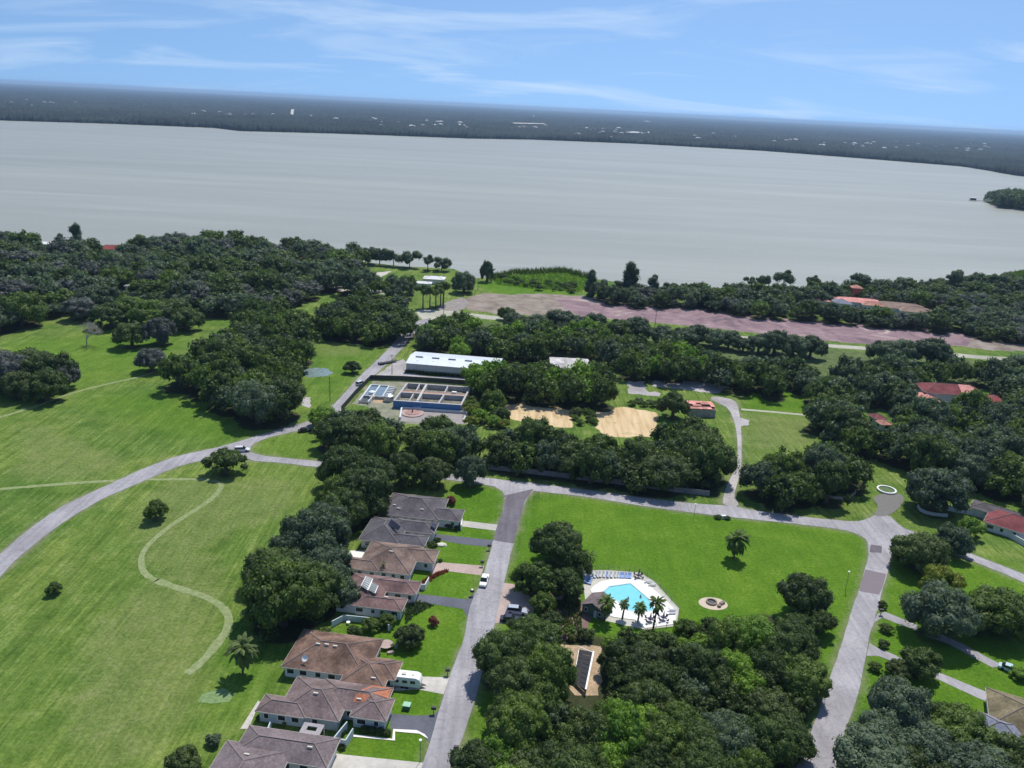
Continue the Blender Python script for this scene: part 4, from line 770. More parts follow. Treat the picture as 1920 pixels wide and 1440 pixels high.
# ---------------- ruined pink building
ra, rb = at(1294, 767, 3.2), at(1344, 769, 3.2); rd = (rb-ra).normalized(); rl = (rb-ra).length
rh = thing('ruined_building', 'small ruined building with a broken pink tiled roof at the end of the side lane', 'ruin', (ra.x, ra.y, 0), math.atan2(rd.y, rd.x))
MB().box(.2, rl-.2, .2, 8.8, -.1, 3.1).build('wall', mat('stained_wall', (.36, .33, .31), .9, .3, 1), rh)
for i in range(6):
    for j in range(4):
        x0, y0 = i*rl/6, j*2.25; zz = 3.2+.25*(2-abs(j-1.5))
        if (i, j) in ((0, 1), (3, 1), (4, 1), (5, 0), (2, 2)): continue
        MB().box(x0, x0+rl/6-.05, y0, y0+2.15, zz, zz+.15).build('roof_panel', RF['pinktile'] if random.random() < .55 else RF['salmon'], rh)
MB().box(.3, rl-.3, .3, 8.7, 3.0, 3.12).build('attic_floor', mat('attic_dark', (.13, .06, .06), .9), rh)  # dark reddish slab visible through the gaps between the roof panels
# ---------------- tanks (water works)
BLUE = mat('blue_paint', (.07, .20, .42), .6, .15, .6, .3); CW = mat('tank_concrete', (.44, .42, .41), .9, .2, 1.0, .2); CD = mat('tank_floor', (.19, .175, .13), .9, .4, .6, .2, big=(.15, .3)); RUST = mat('rusty_channel', (.36, .23, .16), .9, .3, 1)
T = thing('tank_block', 'block of open concrete tanks with a blue painted front wall', 'tank'); tz = 3.0
c00, c10, c11, c01 = [at(*zg(*q), tz) for q in ((592, 665), (1345, 715), (1448, 515), (742, 466))]
def bil(s_, t_): p = c00.lerp(c10, s_).lerp(c01.lerp(c11, s_), t_); return Vector((p.x, p.y, 0))
T.location = bil(0, 0); TL = T.location.copy()
def tw(a, b_, w, h_, name, mt_, z0=0): MB().bar(bil(*a)-TL+Vector((0, 0, z0)), bil(*b_)-TL+Vector((0, 0, z0)), w, h_).build(name, mt_, T)
tw((0, 0), (1, 0), .7, tz, 'front_wall', BLUE); tw((0, 0), (1, 0), .72, .12, 'coping', CW, tz)
tw((1, -.01), (1, 1), .7, tz-.01, 'wall', CW); tw((0, 1), (1, 1), .6, tz-.02, 'wall', CW); tw((0, 0), (0, 1), .7, tz-.03, 'wall', CW)
tw((.34, 0), (.31, 1), .9, tz+.08, 'divider', CONC); tw((0, .47), (1, .5), .5, tz-.05, 'divider', CW); tw((0, .53), (1, .56), 2.2, tz-.2, 'channel', RUST); tw((0, .6), (1, .62), .3, tz-.06, 'divider', CW)
tw((.22, 0), (.21, .42), .4, tz-.04, 'divider', CONC); tw((.22, .6), (.20, 1), .5, tz-.04, 'divider', CW); tw((.66, 0), (.67, .5), .6, tz-.07, 'divider', CW); tw((.66, .6), (.65, 1), .5, tz-.07, 'divider', CW)
MB().prism([bil(0, 0)-TL, bil(1, 0)-TL, bil(1, 1)-TL, bil(0, 1)-TL], .05, 1.0).build('floor', CD, T)
stt = at(*zg(870, 705), 1.6); st = thing('inlet_chute', 'pale blue metal chute leaning on the blue front wall of the tanks', 'chute', (stt.x, stt.y-.6, 0), wang)
MB().add([(-2, -2, .2), (1, -2, .2), (2, 0, 3.1), (-1, 0, 3.1), (-2, -2, .4), (1, -2, .4), (2, 0, 3.3), (-1, 0, 3.3)], [(3, 2, 1, 0), (4, 5, 6, 7), (0, 1, 5, 4), (1, 2, 6, 5), (2, 3, 7, 6), (3, 0, 4, 7)]).build('chute', mat('pale_blue', (.38, .52, .60), .6), st)
MB().box(-2.9, -2.6, -.5, -.2, 0, 3.3).box(-3.4, -3.1, -.5, -.2, 0, 3.3).build('ladder', WHITE, st)
bx = at(*zg(1270, 580), tz); ob = MB().box(-.9, .9, -.5, .5, -.6, .5).build('control_box', WHITE, None, bx, wang); tag(ob, 'white box standing on the channel of the concrete tanks', 'box')
sheet('compound_yard', [zg(120, 700), zg(200, 610), zg(345, 450), zg(700, 455), zg(1100, 478), zg(1440, 505), zg(1400, 720), zg(1500, 800), zg(1450, 930), zg(600, 930), zg(300, 740)], .02, mat('compound_yard', (.15, .17, .10), .95, .25, .25, col2=(.30, .28, .22)), jit=.4)
B1 = thing('settling_basin', 'rectangular basin of grey-blue water with white rims at the left of the tanks', 'basin'); z_ = 1.3
d00, d10, d11, d01 = [at(*zg(*q), z_) for q in ((245, 605), (462, 618), (535, 497), (335, 485))]
def bil2(s_, t_): p = d00.lerp(d10, s_).lerp(d01.lerp(d11, s_), t_); return Vector((p.x, p.y, 0))
B1.location = bil2(0, 0); BL = B1.location.copy()
def bw(a, b_, w, h_, name, mt_): MB().bar(bil2(*a)-BL, bil2(*b_)-BL, w, h_).build(name, mt_, B1)
RIM = mat('rim_pale', (.60, .63, .64), .8, .1, 1)
bw((0, -.45), (0, 1), .5, z_, 'rim', RIM); bw((0, 1), (1, 1), .4, z_-.01, 'rim', RIM); bw((1, 0), (1, 1), .4, z_-.02, 'rim', RIM); bw((0, 0), (1, 0), .5, z_-.03, 'rim', CW); bw((.5, -.05), (.5, 1), .5, z_+.02, 'rim', RIM); bw((.45, -.5), (.5, -.1), .4, z_, 'rim', RIM)
MB().prism([bil2(0, 0)-BL, bil2(1, 0)-BL, bil2(1, 1)-BL, bil2(0, 1)-BL], .05, .8).build('basin_water', mat('basin_water', (.16, .22, .27), .2, .2, .3, .5), B1)
MB().prism([bil2(-.02, -.45)-BL, bil2(.5, -.45)-BL, bil2(.5, -.05)-BL, bil2(-.02, -.05)-BL], .05, .4).build('sump', mat('sump', (.06, .07, .07), .6), B1)
for i in range(7):
    bw((1.05, .02+i*.15), (1.4, .0+i*.15), .5, 1.2, 'launder', RIM)
MB().prism([bil2(1.03, -.05)-BL, bil2(1.45, -.05)-BL, bil2(1.42, 1.05)-BL, bil2(1.03, 1.05)-BL], .03, .3).build('launder_floor', CD, B1)
for (q, r_, h_, lab, m_) in ((zg(345, 610), 1.2, 1.7, 'small white round tank on the edge of the grey-blue water basin', WHITE), (zg(535, 668), 1.9, 2.2, 'silver domed tank at the lower left corner of the concrete tanks', mat('silver', (.5, .52, .54), .4, .1, 1, .4, metal=.5)), (zg(345, 650), 1.1, 1.3, 'beige tank beside the small white round tank', mat('beige', (.5, .45, .38), .8))):
    p = at(*q, 0); o = thing('round_tank', lab, 'tank', p)
    MB().tube((0, 0, 0), (0, 0, h_), r_, n=18).build('shell', m_, o); MB().tube((0, 0, h_), (0, 0, h_+r_*.35), r_*.96, r_*.25, n=18).build('dome', m_, o)
sheet('yard_slab', [zg(360, 650), zg(480, 660), zg(470, 700), zg(350, 690)], .05, SHELL, jit=.2)
# clarifier yard
CY = thing('clarifier', 'round pinkish clarifier pit inside a low rectangular wall', 'clarifier', at(*zg(800, 810)))
cc = CY.location.copy()
MB().prism([(4.3*math.cos(a), 4.3*math.sin(a)) for a in np.linspace(0, 2*math.pi, 28, False)], .05, .35).build('pit', mat('clarifier_pink', (.40, .29, .26), .9, .15, .7), CY)
MB().prism([(2.6*math.cos(a), 2.6*math.sin(a)) for a in np.linspace(0, 2*math.pi, 24, False)], .35, .5).build('inner_pit', mat('clarifier_inner', (.36, .22, .19), .9, .15, .7), CY)
MB().tube((0, 0, .5), (0, 0, 1.8), .25).build('centre_column', DARKM, CY)
wr = [at(*zg(*q)) for q in ((660, 880), (680, 765), (1420, 815), (1375, 905))]
wallrun('basin_wall', 'low white rectangular wall around the clarifier pit below the tanks', 'wall', wr, 1.0, .6, RIM)
sheet('clarifier_floor', [zg(640, 900), zg(670, 760), zg(1425, 812), zg(1375, 930)], .03, mat('clarifier_floor', (.30, .27, .26), .9, .15, .5))
# compound fence: dark screened
def fence(name, label, pts, h_, mt_, sp=3.0, pm=DARKM, panel=True):
    P = [Vector((p.x, p.y, 0)) for p in pts]; o = thing(name, label, 'fence', P[0])
    pmesh = MB().tube((0, 0, -.05), (0, 0, h_+.1), .05, n=5).mesh('post', pm)
    for a, b_ in zip(P[:-1], P[1:]):
        L_ = (b_-a).length; k = max(1, int(L_/sp))
        for i in range(k):
            q = a.lerp(b_, i/k); link('post', pmesh, o, q-P[0])
            if panel: MB().bar(q-P[0]+Vector((0, 0, .08)), a.lerp(b_, (i+1)/k)-P[0]+Vector((0, 0, .08)), .05, h_-.1).build('fence_panel', mt_, o)
        if not panel:
            for z in (.1, h_*.5, h_): MB().bar(a-P[0]+Vector((0, 0, z-.02)), b_-P[0]+Vector((0, 0, z-.02)), .035, .035).build('rail', pm, o)
    return o
fence('compound_fence', 'dark screened fence round the tanks, along the road and the yard', atl([zg(0, 790), zg(165, 600), zg(330, 435), zg(700, 445), zg(1100, 470), zg(1450, 495)]), 2.2, mat('screen', (.045, .055, .045), .8, .2, 1), 4.0)
# perimeter wall along cross street
PW = atl([(915, 880), (1000, 889), (1100, 901), (1200, 913), (1262, 922), (1330, 930)])
pwall = thing('perimeter_wall', 'long dirty grey wall under the tree belt along the cross street', 'wall', PW[0])
PWM = mat('dirty_wall', (.27, .25, .26), .9, .2, .5, big=(.1, .2))
for a, b_ in zip(PW[:-1], PW[1:]):
    k = max(1, int((b_-a).length/5))
    for i in range(k):
        q0, q1 = a.lerp(b_, i/k), a.lerp(b_, (i+1)/k-.004); MB().bar(q0-PW[0], q1-PW[0], .2, 1.7+.05*(i % 2)).build('wall_panel', PWM, pwall)
# ---------------- red roofed house, right
rp = at(*zt(1090, 700), 0)
house('mansion', 'large two storey house with red and pink tiled roofs deep in the right wood', 'house', at(*zt(1150, 760), 0), rad(-5),
      [(-13.5, 11.5, 0, 12.5, 6.2), (-17, -8, -5.5, 6, 3.9), (9.5, 20.5, -3, 8, 4.2), (-2, 8.5, -7.5, 1.5, 3.6)], 'redtile', STUCCO, roofs=['darkred', 'pinktile', 'redtile', 'redtile'], tp=.42)
mo = [o for o in bpy.data.objects if o.name.startswith('mansion')][0]
MB().add([(1.5, -.02, 6.24), (11.3, -.02, 6.24), (6.0, 6.1, 8.80), (1.5, 6.1, 8.80), (1.5, -.02, 6.3), (11.3, -.02, 6.3), (6.0, 6.1, 8.88), (1.5, 6.1, 8.88)], [(3, 2, 1, 0), (4, 5, 6, 7), (0, 1, 5, 4), (1, 2, 6, 5), (2, 3, 7, 6), (3, 0, 4, 7)]).build('sunlit_roof_section', RF['pinktile'], mo)  # paler pink slab on the slope, sunlight put into its colour
bpy.data.objects['sunlit_roof_section'].name = 'sun_tinted_roof_section'
house('outbuilding', 'small red tiled outbuilding almost hidden left of the large red roofed house', 'house', at(1650, 800, 0), rad(10), [(-2.6, 2.6, 0, 5.5, 3.2), (-2.8, 2.2, -4.5, .8, 2.6)], 'darkred', roofs=['darkred', 'salmon'])
house('villa', 'brown tiled roof corner of a house in the right wood at the picture edge', 'house', at(1925, 775, 0), 0, [(-6, 8, 0, 9)], 'tan')
# lakeside villas
house('villa', 'pale pink roofed villa by the lake with a red tower', 'house', at(1606, 578, 0), rad(-8), [(-13, 15, 0, 12, 3.8), (-15, -4, -6, 6, 3.4), (2, 16, -5, 5, 3.5)], 'pinktile', roofs=['pinktile', 'blue', 'salmon'], tp=.3)
lt = thing('tower', 'square red tower with a pyramid roof behind the pale pink villa', 'tower', at(1607, 568, 0), rad(-8))
MB().box(-3, 3, 5, 11, 0, 8.5).build('wall', mat('red_wall', (.36, .12, .09), .9), lt); roof_mb((-3.6, 3.6, 4.4, 11.6), 8.6, .5)[0].build('roof', RF['salmon'], lt)
house('villa', 'long low red roofed building left of the pale pink villa', 'house', at(1529, 572, 0), rad(-5), [(-10, 10, 0, 8)], 'salmon', tp=.25, nowin=True)
house('villa', 'wide brown roofed house right of the red tower villa', 'house', at(1696, 588, 0), rad(-14), [(-18, 13, 0, 14), (-4, 16, -6, 6)], 'tan', tp=.38, nowin=True)
house('villa', 'grey roofed house in the lakeside wood near the right edge', 'house', at(1895, 572, 0), rad(-10), [(-12, 12, 0, 12)], 'grey', tp=.4, nowin=True)
house('villa', 'pale grey roof glimpsed between the brown roofed house and the grey one', 'house', at(1782, 572, 0), rad(-10), [(-9, 9, 0, 9)], CONC, tp=.25, nowin=True)
# upper left
WRF = mat('white_roof', (.66, .66, .66), .7, .05, 1)
house('lake_house', 'red roofed house among the trees by the lake at upper left', 'house', at(211, 480, 0), rad(10), [(-10, 10, 0, 10, 4.5)], 'redtile', tp=.45)
house('lake_house', 'long white roofed house by the lake at far upper left', 'house', at(85, 470, 0), rad(10), [(-7, 8, 0, 9, 4.5)], WRF, tp=.25, nowin=True)
for i, (x, y, w, lab) in enumerate(((493, 476, 6, 'small white roof among far treetops below the tallest lakeside crown'), (580, 492, 8, 'pinkish white house glimpsed in the far wood near the shore row'), (386, 503, 4, 'tiny white roof in the middle of the upper left wood'), (247, 548, 5, 'white shed glimpsed at the lower edge of the upper left wood'), (585, 522, 4, 'small white shed left of the lakeside lawns'))):
    house('cottage', lab, 'house', at(x, y+12, 0), rad(5), [(-w*.7, w*.7, 0, w*.7, 7.0 if i < 4 else 3)], WRF if i != 1 else 'pinktile', tp=.25, nowin=True, caps=False)
for i, (x, y, w, d_, lab, rf) in enumerate(((655, 536, 10, 6, 'long white house on the lakeside lawns', CONC_W), (812, 533, 7, 6, 'white roofed house behind the tall bare trunked pines', WRF), (790, 541, 6, 4, 'small white outbuilding beside the tall pines', WRF), (868, 543, 5, 4, 'white walled house right of the tall pines under a dark tree', WRF))):
    house('lake_house', lab, 'house', at(x, y, 0), rad(-3), [(-w, w, 0, d_*1.6, 3.2)], rf, tp=.28, nowin=True)
sheet('lawn_drive', [(590, 545), (620, 540), (660, 545), (720, 552), (760, 548), (700, 540), (640, 536), (610, 534)], .05, CONC, jit=.5)
sheet('lawn_drive', [(700, 512), (735, 508), (722, 516), (640, 548), (630, 545)], .055, CONC, jit=.3)
sheet('bare_yard', [(838, 566), (870, 556), (880, 566), (862, 586), (812, 587)], .03, mat('bare_yard', (.26, .23, .21), .95, .25, .4), jit=.8)
# right mid house + wall
house('detached_house', 'white walled house with a dark red roof cut by the right edge', 'house', at(1921, 1018, 0), rad(-38), [(-11, 5, 0, 12), (-16, -3, 7.5, 14)], 'darkred', roofs=['darkred', 'grey'])
wallrun('garden_wall', 'long white garden wall running down from the entrance to the right edge', 'wall', atl([z7(1290, 470), z7(1500, 510), z7(1600, 595), z7(1783, 700), z7(1900, 760)]), 1.7, .25, STUCCO)
wallrun('entrance_wall', 'curved low white wall right of the gated entrance', 'wall', atl([z7(1098, 450), z7(1115, 475), z7(1150, 492), z7(1200, 503), z7(1290, 512)]), 1.0, .3, STUCCO)
wallrun('entrance_wall', 'curved low brick wall left of the gated entrance', 'wall', atl([z7(480, 358), z7(510, 382), z7(560, 395), z7(620, 398), z7(665, 388), z7(695, 365), z7(700, 350)]), .8, .4, mat('brick_pale', (.40, .33, .30), .9, .2, 3))
ring = thing('planter_ring', 'round white ring planter on the grass island at the gated entrance', 'planter', at(1662, 920))
rv = MB(); n_ = 28
for i in range(n_):
    a, b_ = 2*math.pi*i/n_, 2*math.pi*(i+1)/n_
    rv.add([(r_*math.cos(q), r_*math.sin(q), z) for q in (a, b_) for r_ in (2.45, 2.95) for z in (0, .55)], [(0, 2, 6, 4), (1, 5, 7, 3), (0, 4, 5, 1), (2, 3, 7, 6)])
rv.build('rim', WHITE, ring); MB().prism([(2.44*math.cos(a), 2.44*math.sin(a)) for a in np.linspace(0, 2*math.pi, 24, False)], .02, .25).build('planting', mat('planting', (.10, .15, .06), .95, .4, 2), ring)
# bottom right houses
house('detached_house', 'olive brown hip roofed house at the end of the lower right driveway', 'house', at(1940, 1408, 0), rad(-25), [(-8, 7, 0, 12), (-3, 12, -8, 3)], 'olive', STUCCO)
house('detached_house', 'blue grey roof half hidden in the bottom right grove', 'house', at(1870, 1405, 0), rad(-28), [(-3.5, 3.5, 0, 6)], 'blue', STUCCO)
# ---------------- pool
pool_out = [(1182, 1095.3), (1143, 1101), (1129, 1114.5), (1160, 1128), (1176, 1143.5), (1186, 1146), (1208.5, 1146.5), (1227, 1144.5), (1215, 1124)]
deck_out = [(1107, 1107), (1112, 1100), (1127.5, 1091), (1149, 1086.5), (1182, 1084), (1206, 1089), (1228, 1108), (1259, 1137), (1267.5, 1150), (1265, 1171), (1210, 1179), (1191, 1163), (1151.6, 1158), (1130, 1150), (1120, 1130)]
yard_out = [(1092.5, 1069), (1140.6, 1069), (1199.7, 1073.5), (1228, 1091), (1259, 1126), (1274, 1141), (1268.5, 1174), (1210, 1181), (1140, 1165), (1100, 1150), (1096, 1115)]
DECKM = mat('pool_deck_white', (.84, .80, .76), .8, .03, 1, .2)
def ringed(name, outp, inp, z0, z1_, mt_, parent=None):
    bm = bmesh.new(); eds = []
    for P in (outp, inp):
        vs = [bm.verts.new((p.x, p.y, z1_)) for p in P]; eds += [bm.edges.new((vs[i], vs[(i+1) % len(vs)])) for i in range(len(vs))]
        for i in range(len(P)):
            a, b_ = vs[i], vs[(i+1) % len(P)]; lo = [bm.verts.new((q.co.x, q.co.y, z0)) for q in (a, b_)]; bm.faces.new((a, b_, lo[1], lo[0]))
    r_ = bmesh.ops.triangle_fill(bm, edges=eds, use_beauty=True, normal=(0, 0, 1))
    me = bpy.data.meshes.new(name); bm.to_mesh(me); bm.free(); me.materials.append(mt_); return link(name, me, parent)
PO = atl(pool_out)
cx_ = sum((p for p in PO), Vector())/len(PO)
CO = [cx_+(p-cx_)*(1+.45/(p-cx_).length) for p in PO]
sheet('pool_yard', yard_out, .025, mat('pool_yard_concrete', (.50, .48, .42), .9, .1, .8), jit=.05)
tag(ringed('pool_deck', atl(deck_out), CO, 0, .16, DECKM), kind='structure')
pool = thing('swimming_pool', 'turquoise swimming pool with a pale rim in the fenced white deck', 'pool', (cx_.x, cx_.y, 0))
ringed('coping', [p-cx_ for p in CO], [p-cx_ for p in PO], 0, .20, mat('coping', (.50, .60, .62), .7), pool)
PM = mat('pool_water', (.19, .58, .64), .08, .06, .5, .4, col2=(.23, .64, .68))
sheet('pool_water', [Vector((p.x-cx_.x, p.y-cx_.y, 0)) for p in PO], .09, PM, parent=pool)
fence('pool_fence', 'thin metal fence of posts and rails round the pool yard', atl(yard_out[:-3]), 1.3, None, 2.2, mat('fence_metal', (.17, .17, .15), .6), panel=False)
# pool house
pha = at(*z3(850, 800), 2.6); phb = at(*z3(930, 930), 2.6)
ph = thing('pool_house', 'green walled pool house with a dark gable roof beside the pool', 'house', at(1111, 1156), rad(-32)); ph.scale = (.68, .62, .9)
GW = mat('green_siding', (.10, .14, .11), .8, .15, 2)
MB().box(-4.0, 3.6, -.2, 8.0, -.1, 2.5).build('wall', GW, ph)
for k in range(2):
    s_ = -1 if k == 0 else 1
    MB().add([(-4.5 if k == 0 else 4.1, -.8, 2.45), (-.2, -.8, 4.1), (-.2, 8.6, 4.1), (-4.5 if k == 0 else 4.1, 8.6, 2.45), (-4.5 if k == 0 else 4.1, -.8, 2.6), (-.2, -.8, 4.25), (-.2, 8.6, 4.25), (-4.5 if k == 0 else 4.1, 8.6, 2.6)],
             [(0, 1, 2, 3), (7, 6, 5, 4), (0, 4, 5, 1), (1, 5, 6, 2), (2, 6, 7, 3), (3, 7, 4, 0)]).build('roof', RF['lilac'], ph)
MB().add([(-4.0, -.19, 2.5), (3.6, -.19, 2.5), (-.2, -.19, 4.05), (-4.0, -.1, 2.5), (3.6, -.1, 2.5), (-.2, -.1, 4.05)], [(0, 1, 2), (5, 4, 3), (0, 3, 4, 1), (1, 4, 5, 2), (2, 5, 3, 0)]).build('gable', GW, ph)
MB().box(.4, 1.5, -.27, -.2, 0, 2.1).build('door', mat('pale_door', (.45, .55, .60), .6), ph)
for x in (-2.6, 2.6): w0 = link('window', WIN, ph, (x, -.22, 1.5)); link('pane', PANE, w0, (0, -.035, 0))
# loungers
LF = mat('lounger_blue', (.24, .35, .60), .7, .15, 1); LG = mat('lounger_pale', (.45, .47, .50), .7)
lmesh = {}
for nm, mm in (('b', LF), ('w', LG)):
    lmesh[nm] = MB().box(-.26, .26, -.9, .35, .30, .38).add([(-.26, .35, .30), (.26, .35, .30), (.26, .95, .75), (-.26, .95, .75), (-.26, .35, .38), (.26, .35, .38), (.26, .92, .83), (-.26, .92, .83)], [(3, 2, 1, 0), (4, 5, 6, 7), (0, 1, 5, 4), (1, 2, 6, 5), (2, 3, 7, 6), (3, 0, 4, 7)]).mesh('sling', mm)
lleg = MB().box(-.3, -.24, -.8, -.74, 0, .3).box(.24, .3, -.8, -.74, 0, .3).box(-.3, -.24, .4, .46, 0, .3).box(.24, .3, .4, .46, 0, .3).mesh('legs', DARKM)
zp = zoom(1100, 1060, 10.105)
for i, (x, y, c_, rz) in enumerate(((30, 300, 'b', 60), (45, 265, 'b', 55), (60, 225, 'b', 45), (20, 340, 'b', 70), (130, 205, 'w', 20), (200, 200, 'w', 10), (250, 195, 'w', 5), (320, 195, 'w', 0), (390, 200, 'b', 0), (460, 200, 'w', 0), (540, 205, 'w', 0), (600, 210, 'w', -4), (650, 212, 'b', -5), (690, 212, 'b', -6), (740, 215, 'b', -6), (790, 218, 'b', -8), (825, 220, 'b', -8))):
    lg = thing('sun_lounger', ('blue' if c_ == 'b' else 'pale')+' sun lounger in the row along the far side of the pool yard' if i > 3 else 'blue sun lounger in the cluster behind the pool house roof', 'sun lounger', at(*zp(x, y+10))+Vector((0, 0, .03)), rad(rz), ('pale' if c_ == 'w' else 'blue')+' loungers in the row beyond the pool' if i > 3 else 'blue loungers behind the pool house')
    link('sling', lmesh[c_], lg); link('legs', lleg, lg)
NAVY = mat('navy_fabric', (.045, .04, .075), .7)
cseat = MB().box(-.25, .25, -.25, .25, .40, .46).mesh('seat', NAVY); cback = MB().box(-.25, .25, .2, .26, .46, .95).mesh('backrest', NAVY)
cleg = MB().tube((0, 0, 0), (0, 0, .42), .02, n=4).mesh('leg', NAVY)
def tableset(px, py, where, z=.16):
    p = at(px, py, z); o = thing('patio_table', 'dark round table with a closed parasol '+where, 'table', p)
    MB().prism([(.65*math.cos(a), .65*math.sin(a)) for a in np.linspace(0, 2*math.pi, 16, False)], .70, .74).build('tabletop', NAVY, o); MB().tube((0, 0, 0), (0, 0, .7), .05).build('base', NAVY, o)
    u = thing('parasol', 'closed dark parasol standing in the table '+where, 'parasol', p)
    MB().tube((0, 0, .1), (0, 0, 2.5), .03).build('pole', NAVY, u); MB().tube((0, 0, 1.2), (0, 0, 2.4), .22, .05, n=8).build('folded_canopy', NAVY, u)
    for k in range(4):
        a = rad(45+90*k); c_ = thing('patio_chair', 'dark patio chair at the parasol table '+where, 'chair', p+Vector((1.15*math.cos(a), 1.15*math.sin(a), 0)), a-rad(90), 'chairs at the table '+where)
        link('seat', cseat, c_); link('backrest', cback, c_)
        for sx in (-.22, .22):
            for sy in (-.22, .22): link('leg', cleg, c_, (sx, sy, 0))
tableset(1219, 1165, 'left of the tall palm on the deck'); tableset(1243.5, 1162, 'right of the tall palm on the deck'); tableset(1197, 1083, 'at the right end of the lounger row', .03)
for i, (x, y) in enumerate(((1160, 330), (1240, 385), (1610, 870), (1610, 930))):
    lg = thing('sun_lounger', ('white sun lounger at the upper right rim of the pool deck' if i < 2 else 'white sun lounger near the right corner of the pool deck'), 'sun lounger', at(*zp(x, y))+Vector((0, 0, .17)), rad(95), ('white loungers at the upper right of the deck' if i < 2 else 'white loungers at the right corner of the deck'))
    l_ = link('sling', lmesh['w'], lg); link('legs', lleg, lg)
bn = MB().tube((0, 0, 0), (0, 0, .9), .28, .32, n=10).build('litter_bin', DARKM, None, at(1145, 1147, .16)); tag(bn, 'dark litter bin on the deck right of the pool house', 'bin')
# people in the pool
def person(px, py, lab, tilt):
    p = at(px, py, .09)
    vs = [(0, 0, -.05), (0, 0, .22), (0, 0, .46), (0, 0, .56), (0, .01, .68), (0, .01, .78), (-.2, 0, .47), (-.34, .06, .24), (-.42, .2, .08), (.2, 0, .47), (.34, .06, .24), (.42, .2, .08)]
    ed = [(0, 1), (1, 2), (2, 3), (3, 4), (4, 5), (2, 6), (6, 7), (7, 8), (2, 9), (9, 10), (10, 11)]
    me = bpy.data.meshes.new('person'); me.from_pydata(vs, ed, []); me.materials.append(mat('skin', (.30, .17, .12), .6, .1) if 'skin' not in bpy.data.materials else bpy.data.materials['skin'])
    o = link('person', me, None, p, tilt); o.modifiers.new('s', 'SKIN'); rr = [.17, .15, .17, .06, .10, .09, .07, .05, .04, .07, .05, .04]
    for v_, r_ in zip(me.skin_vertices[0].data, rr): v_.radius = (r_, r_*.8)
    me.skin_vertices[0].data[0].use_root = True; o.modifiers.new('u', 'SUBSURF').levels = 1
    hv = MB(); 
    for k in range(6):
        a0, a1 = k*math.pi/6-math.pi/2*0, 0
    hb = MB().tube((0, .03, .66), (0, .03, .86), .115, .06, n=8).build('hair', mat('hair', (.03, .02, .02), .7) if 'hair' not in bpy.data.materials else bpy.data.materials['hair'], o)
    tag(o, lab, 'person')
person(1177.5, 1124, 'dark haired person standing chest deep in the middle of the pool', .4)
person(1201, 1120.5, 'dark haired person standing in the right part of the pool near the long edge', -.8)
# fire pit
fp = thing('fire_pit', 'round stone fire pit on the tan circle in the lawn', 'fire pit', at(1334, 1130))
STN = mat('stone', (.24, .19, .17), .9, .25, 2)
tag(MB().prism([(3.0*math.cos(a)*1.15, 2.6*math.sin(a)) for a in np.linspace(0, 2*math.pi, 30, False)], -.02, .06).build('sand_circle', mat('sand_circle', (.55, .46, .34), .95, .1, 2), None, at(1337, 1132)), kind='structure')
stm = MB().box(-.24, .24, -.18, .18, 0, .42).mesh('stone', STN)
for k in range(16):
    a = 2*math.pi*k/16; s_ = link('stone', stm, fp, (1.15*math.cos(a), 1.15*math.sin(a), 0), a+math.pi/2)
MB().prism([(1.0*math.cos(a), 1.0*math.sin(a)) for a in np.linspace(0, 2*math.pi, 14, False)], .05, .12).build('ash_bed', DARKM, fp)
for k, (dx, dy, lab) in enumerate(((1.9, -.6, 'low stone seat right of the round fire pit'), (2.5, -.1, 'dark stone seat at the right rim of the sand circle'), (1.2, -1.6, 'low stone seat below the round fire pit'))):
    tag(MB().tube((0, 0, 0), (0, 0, .5), .5, .45, n=9).build('boulder', STN, None, at(1336, 1130)+Vector((dx, dy, .05))), lab, 'seat')
# solar racks in the wood
BLK = mat('black_collector', (.012, .012, .016), .7, .2, 1, .5)
for i, (q, lab, npn) in enumerate(((((1031, 1211), (1061.6, 1218.7), (1057, 1240), (1030, 1230)), 'smaller black solar heating rack in the wood, left of the tan strip', 3), (((1086, 1214), (1112.6, 1224.6), (1098, 1296), (1074.7, 1277)), 'long black solar heating rack between tan strips in the wood', 8))):
    P = [at(*p, 1.0) for p in q]; c0 = Vector((P[3].x, P[3].y, 0)); o = thing('solar_rack', lab, 'solar rack', c0)
    for k in range(npn):
        a, b_ = k/npn, (k+1)/npn-.012
        A, B, C_, D = P[3].lerp(P[0], a), P[2].lerp(P[1], a), P[2].lerp(P[1], b_), P[3].lerp(P[0], b_)
        v = [A-c0+Vector((0, 0, -.5)), B-c0+Vector((0, 0, .3)), C_-c0+Vector((0, 0, .3)), D-c0+Vector((0, 0, -.5))]
        MB().add(v+[p+Vector((0, 0, .06)) for p in v], [(3, 2, 1, 0), (4, 5, 6, 7), (0, 1, 5, 4), (1, 2, 6, 5), (2, 3, 7, 6), (3, 0, 4, 7)]).build('solar_panel', BLK, o)
    for a, b_, zz in ((P[3], P[0], -.4), (P[2], P[1], .4), (P[0], P[1], .1)):
        MB().bar(a-c0+Vector((0, 0, zz+(-1 if 0 else 0))), b_-c0+Vector((0, 0, zz)), .35 if zz > .3 else .12, .1).build('header_pipe', WHITE, o)
    for k in range(4): 
        p = P[2].lerp(P[1], k/3)-c0; MB().tube((p.x, p.y, 0), (p.x, p.y, 1.3), .05, n=5).build('support_post', DARKM, o)
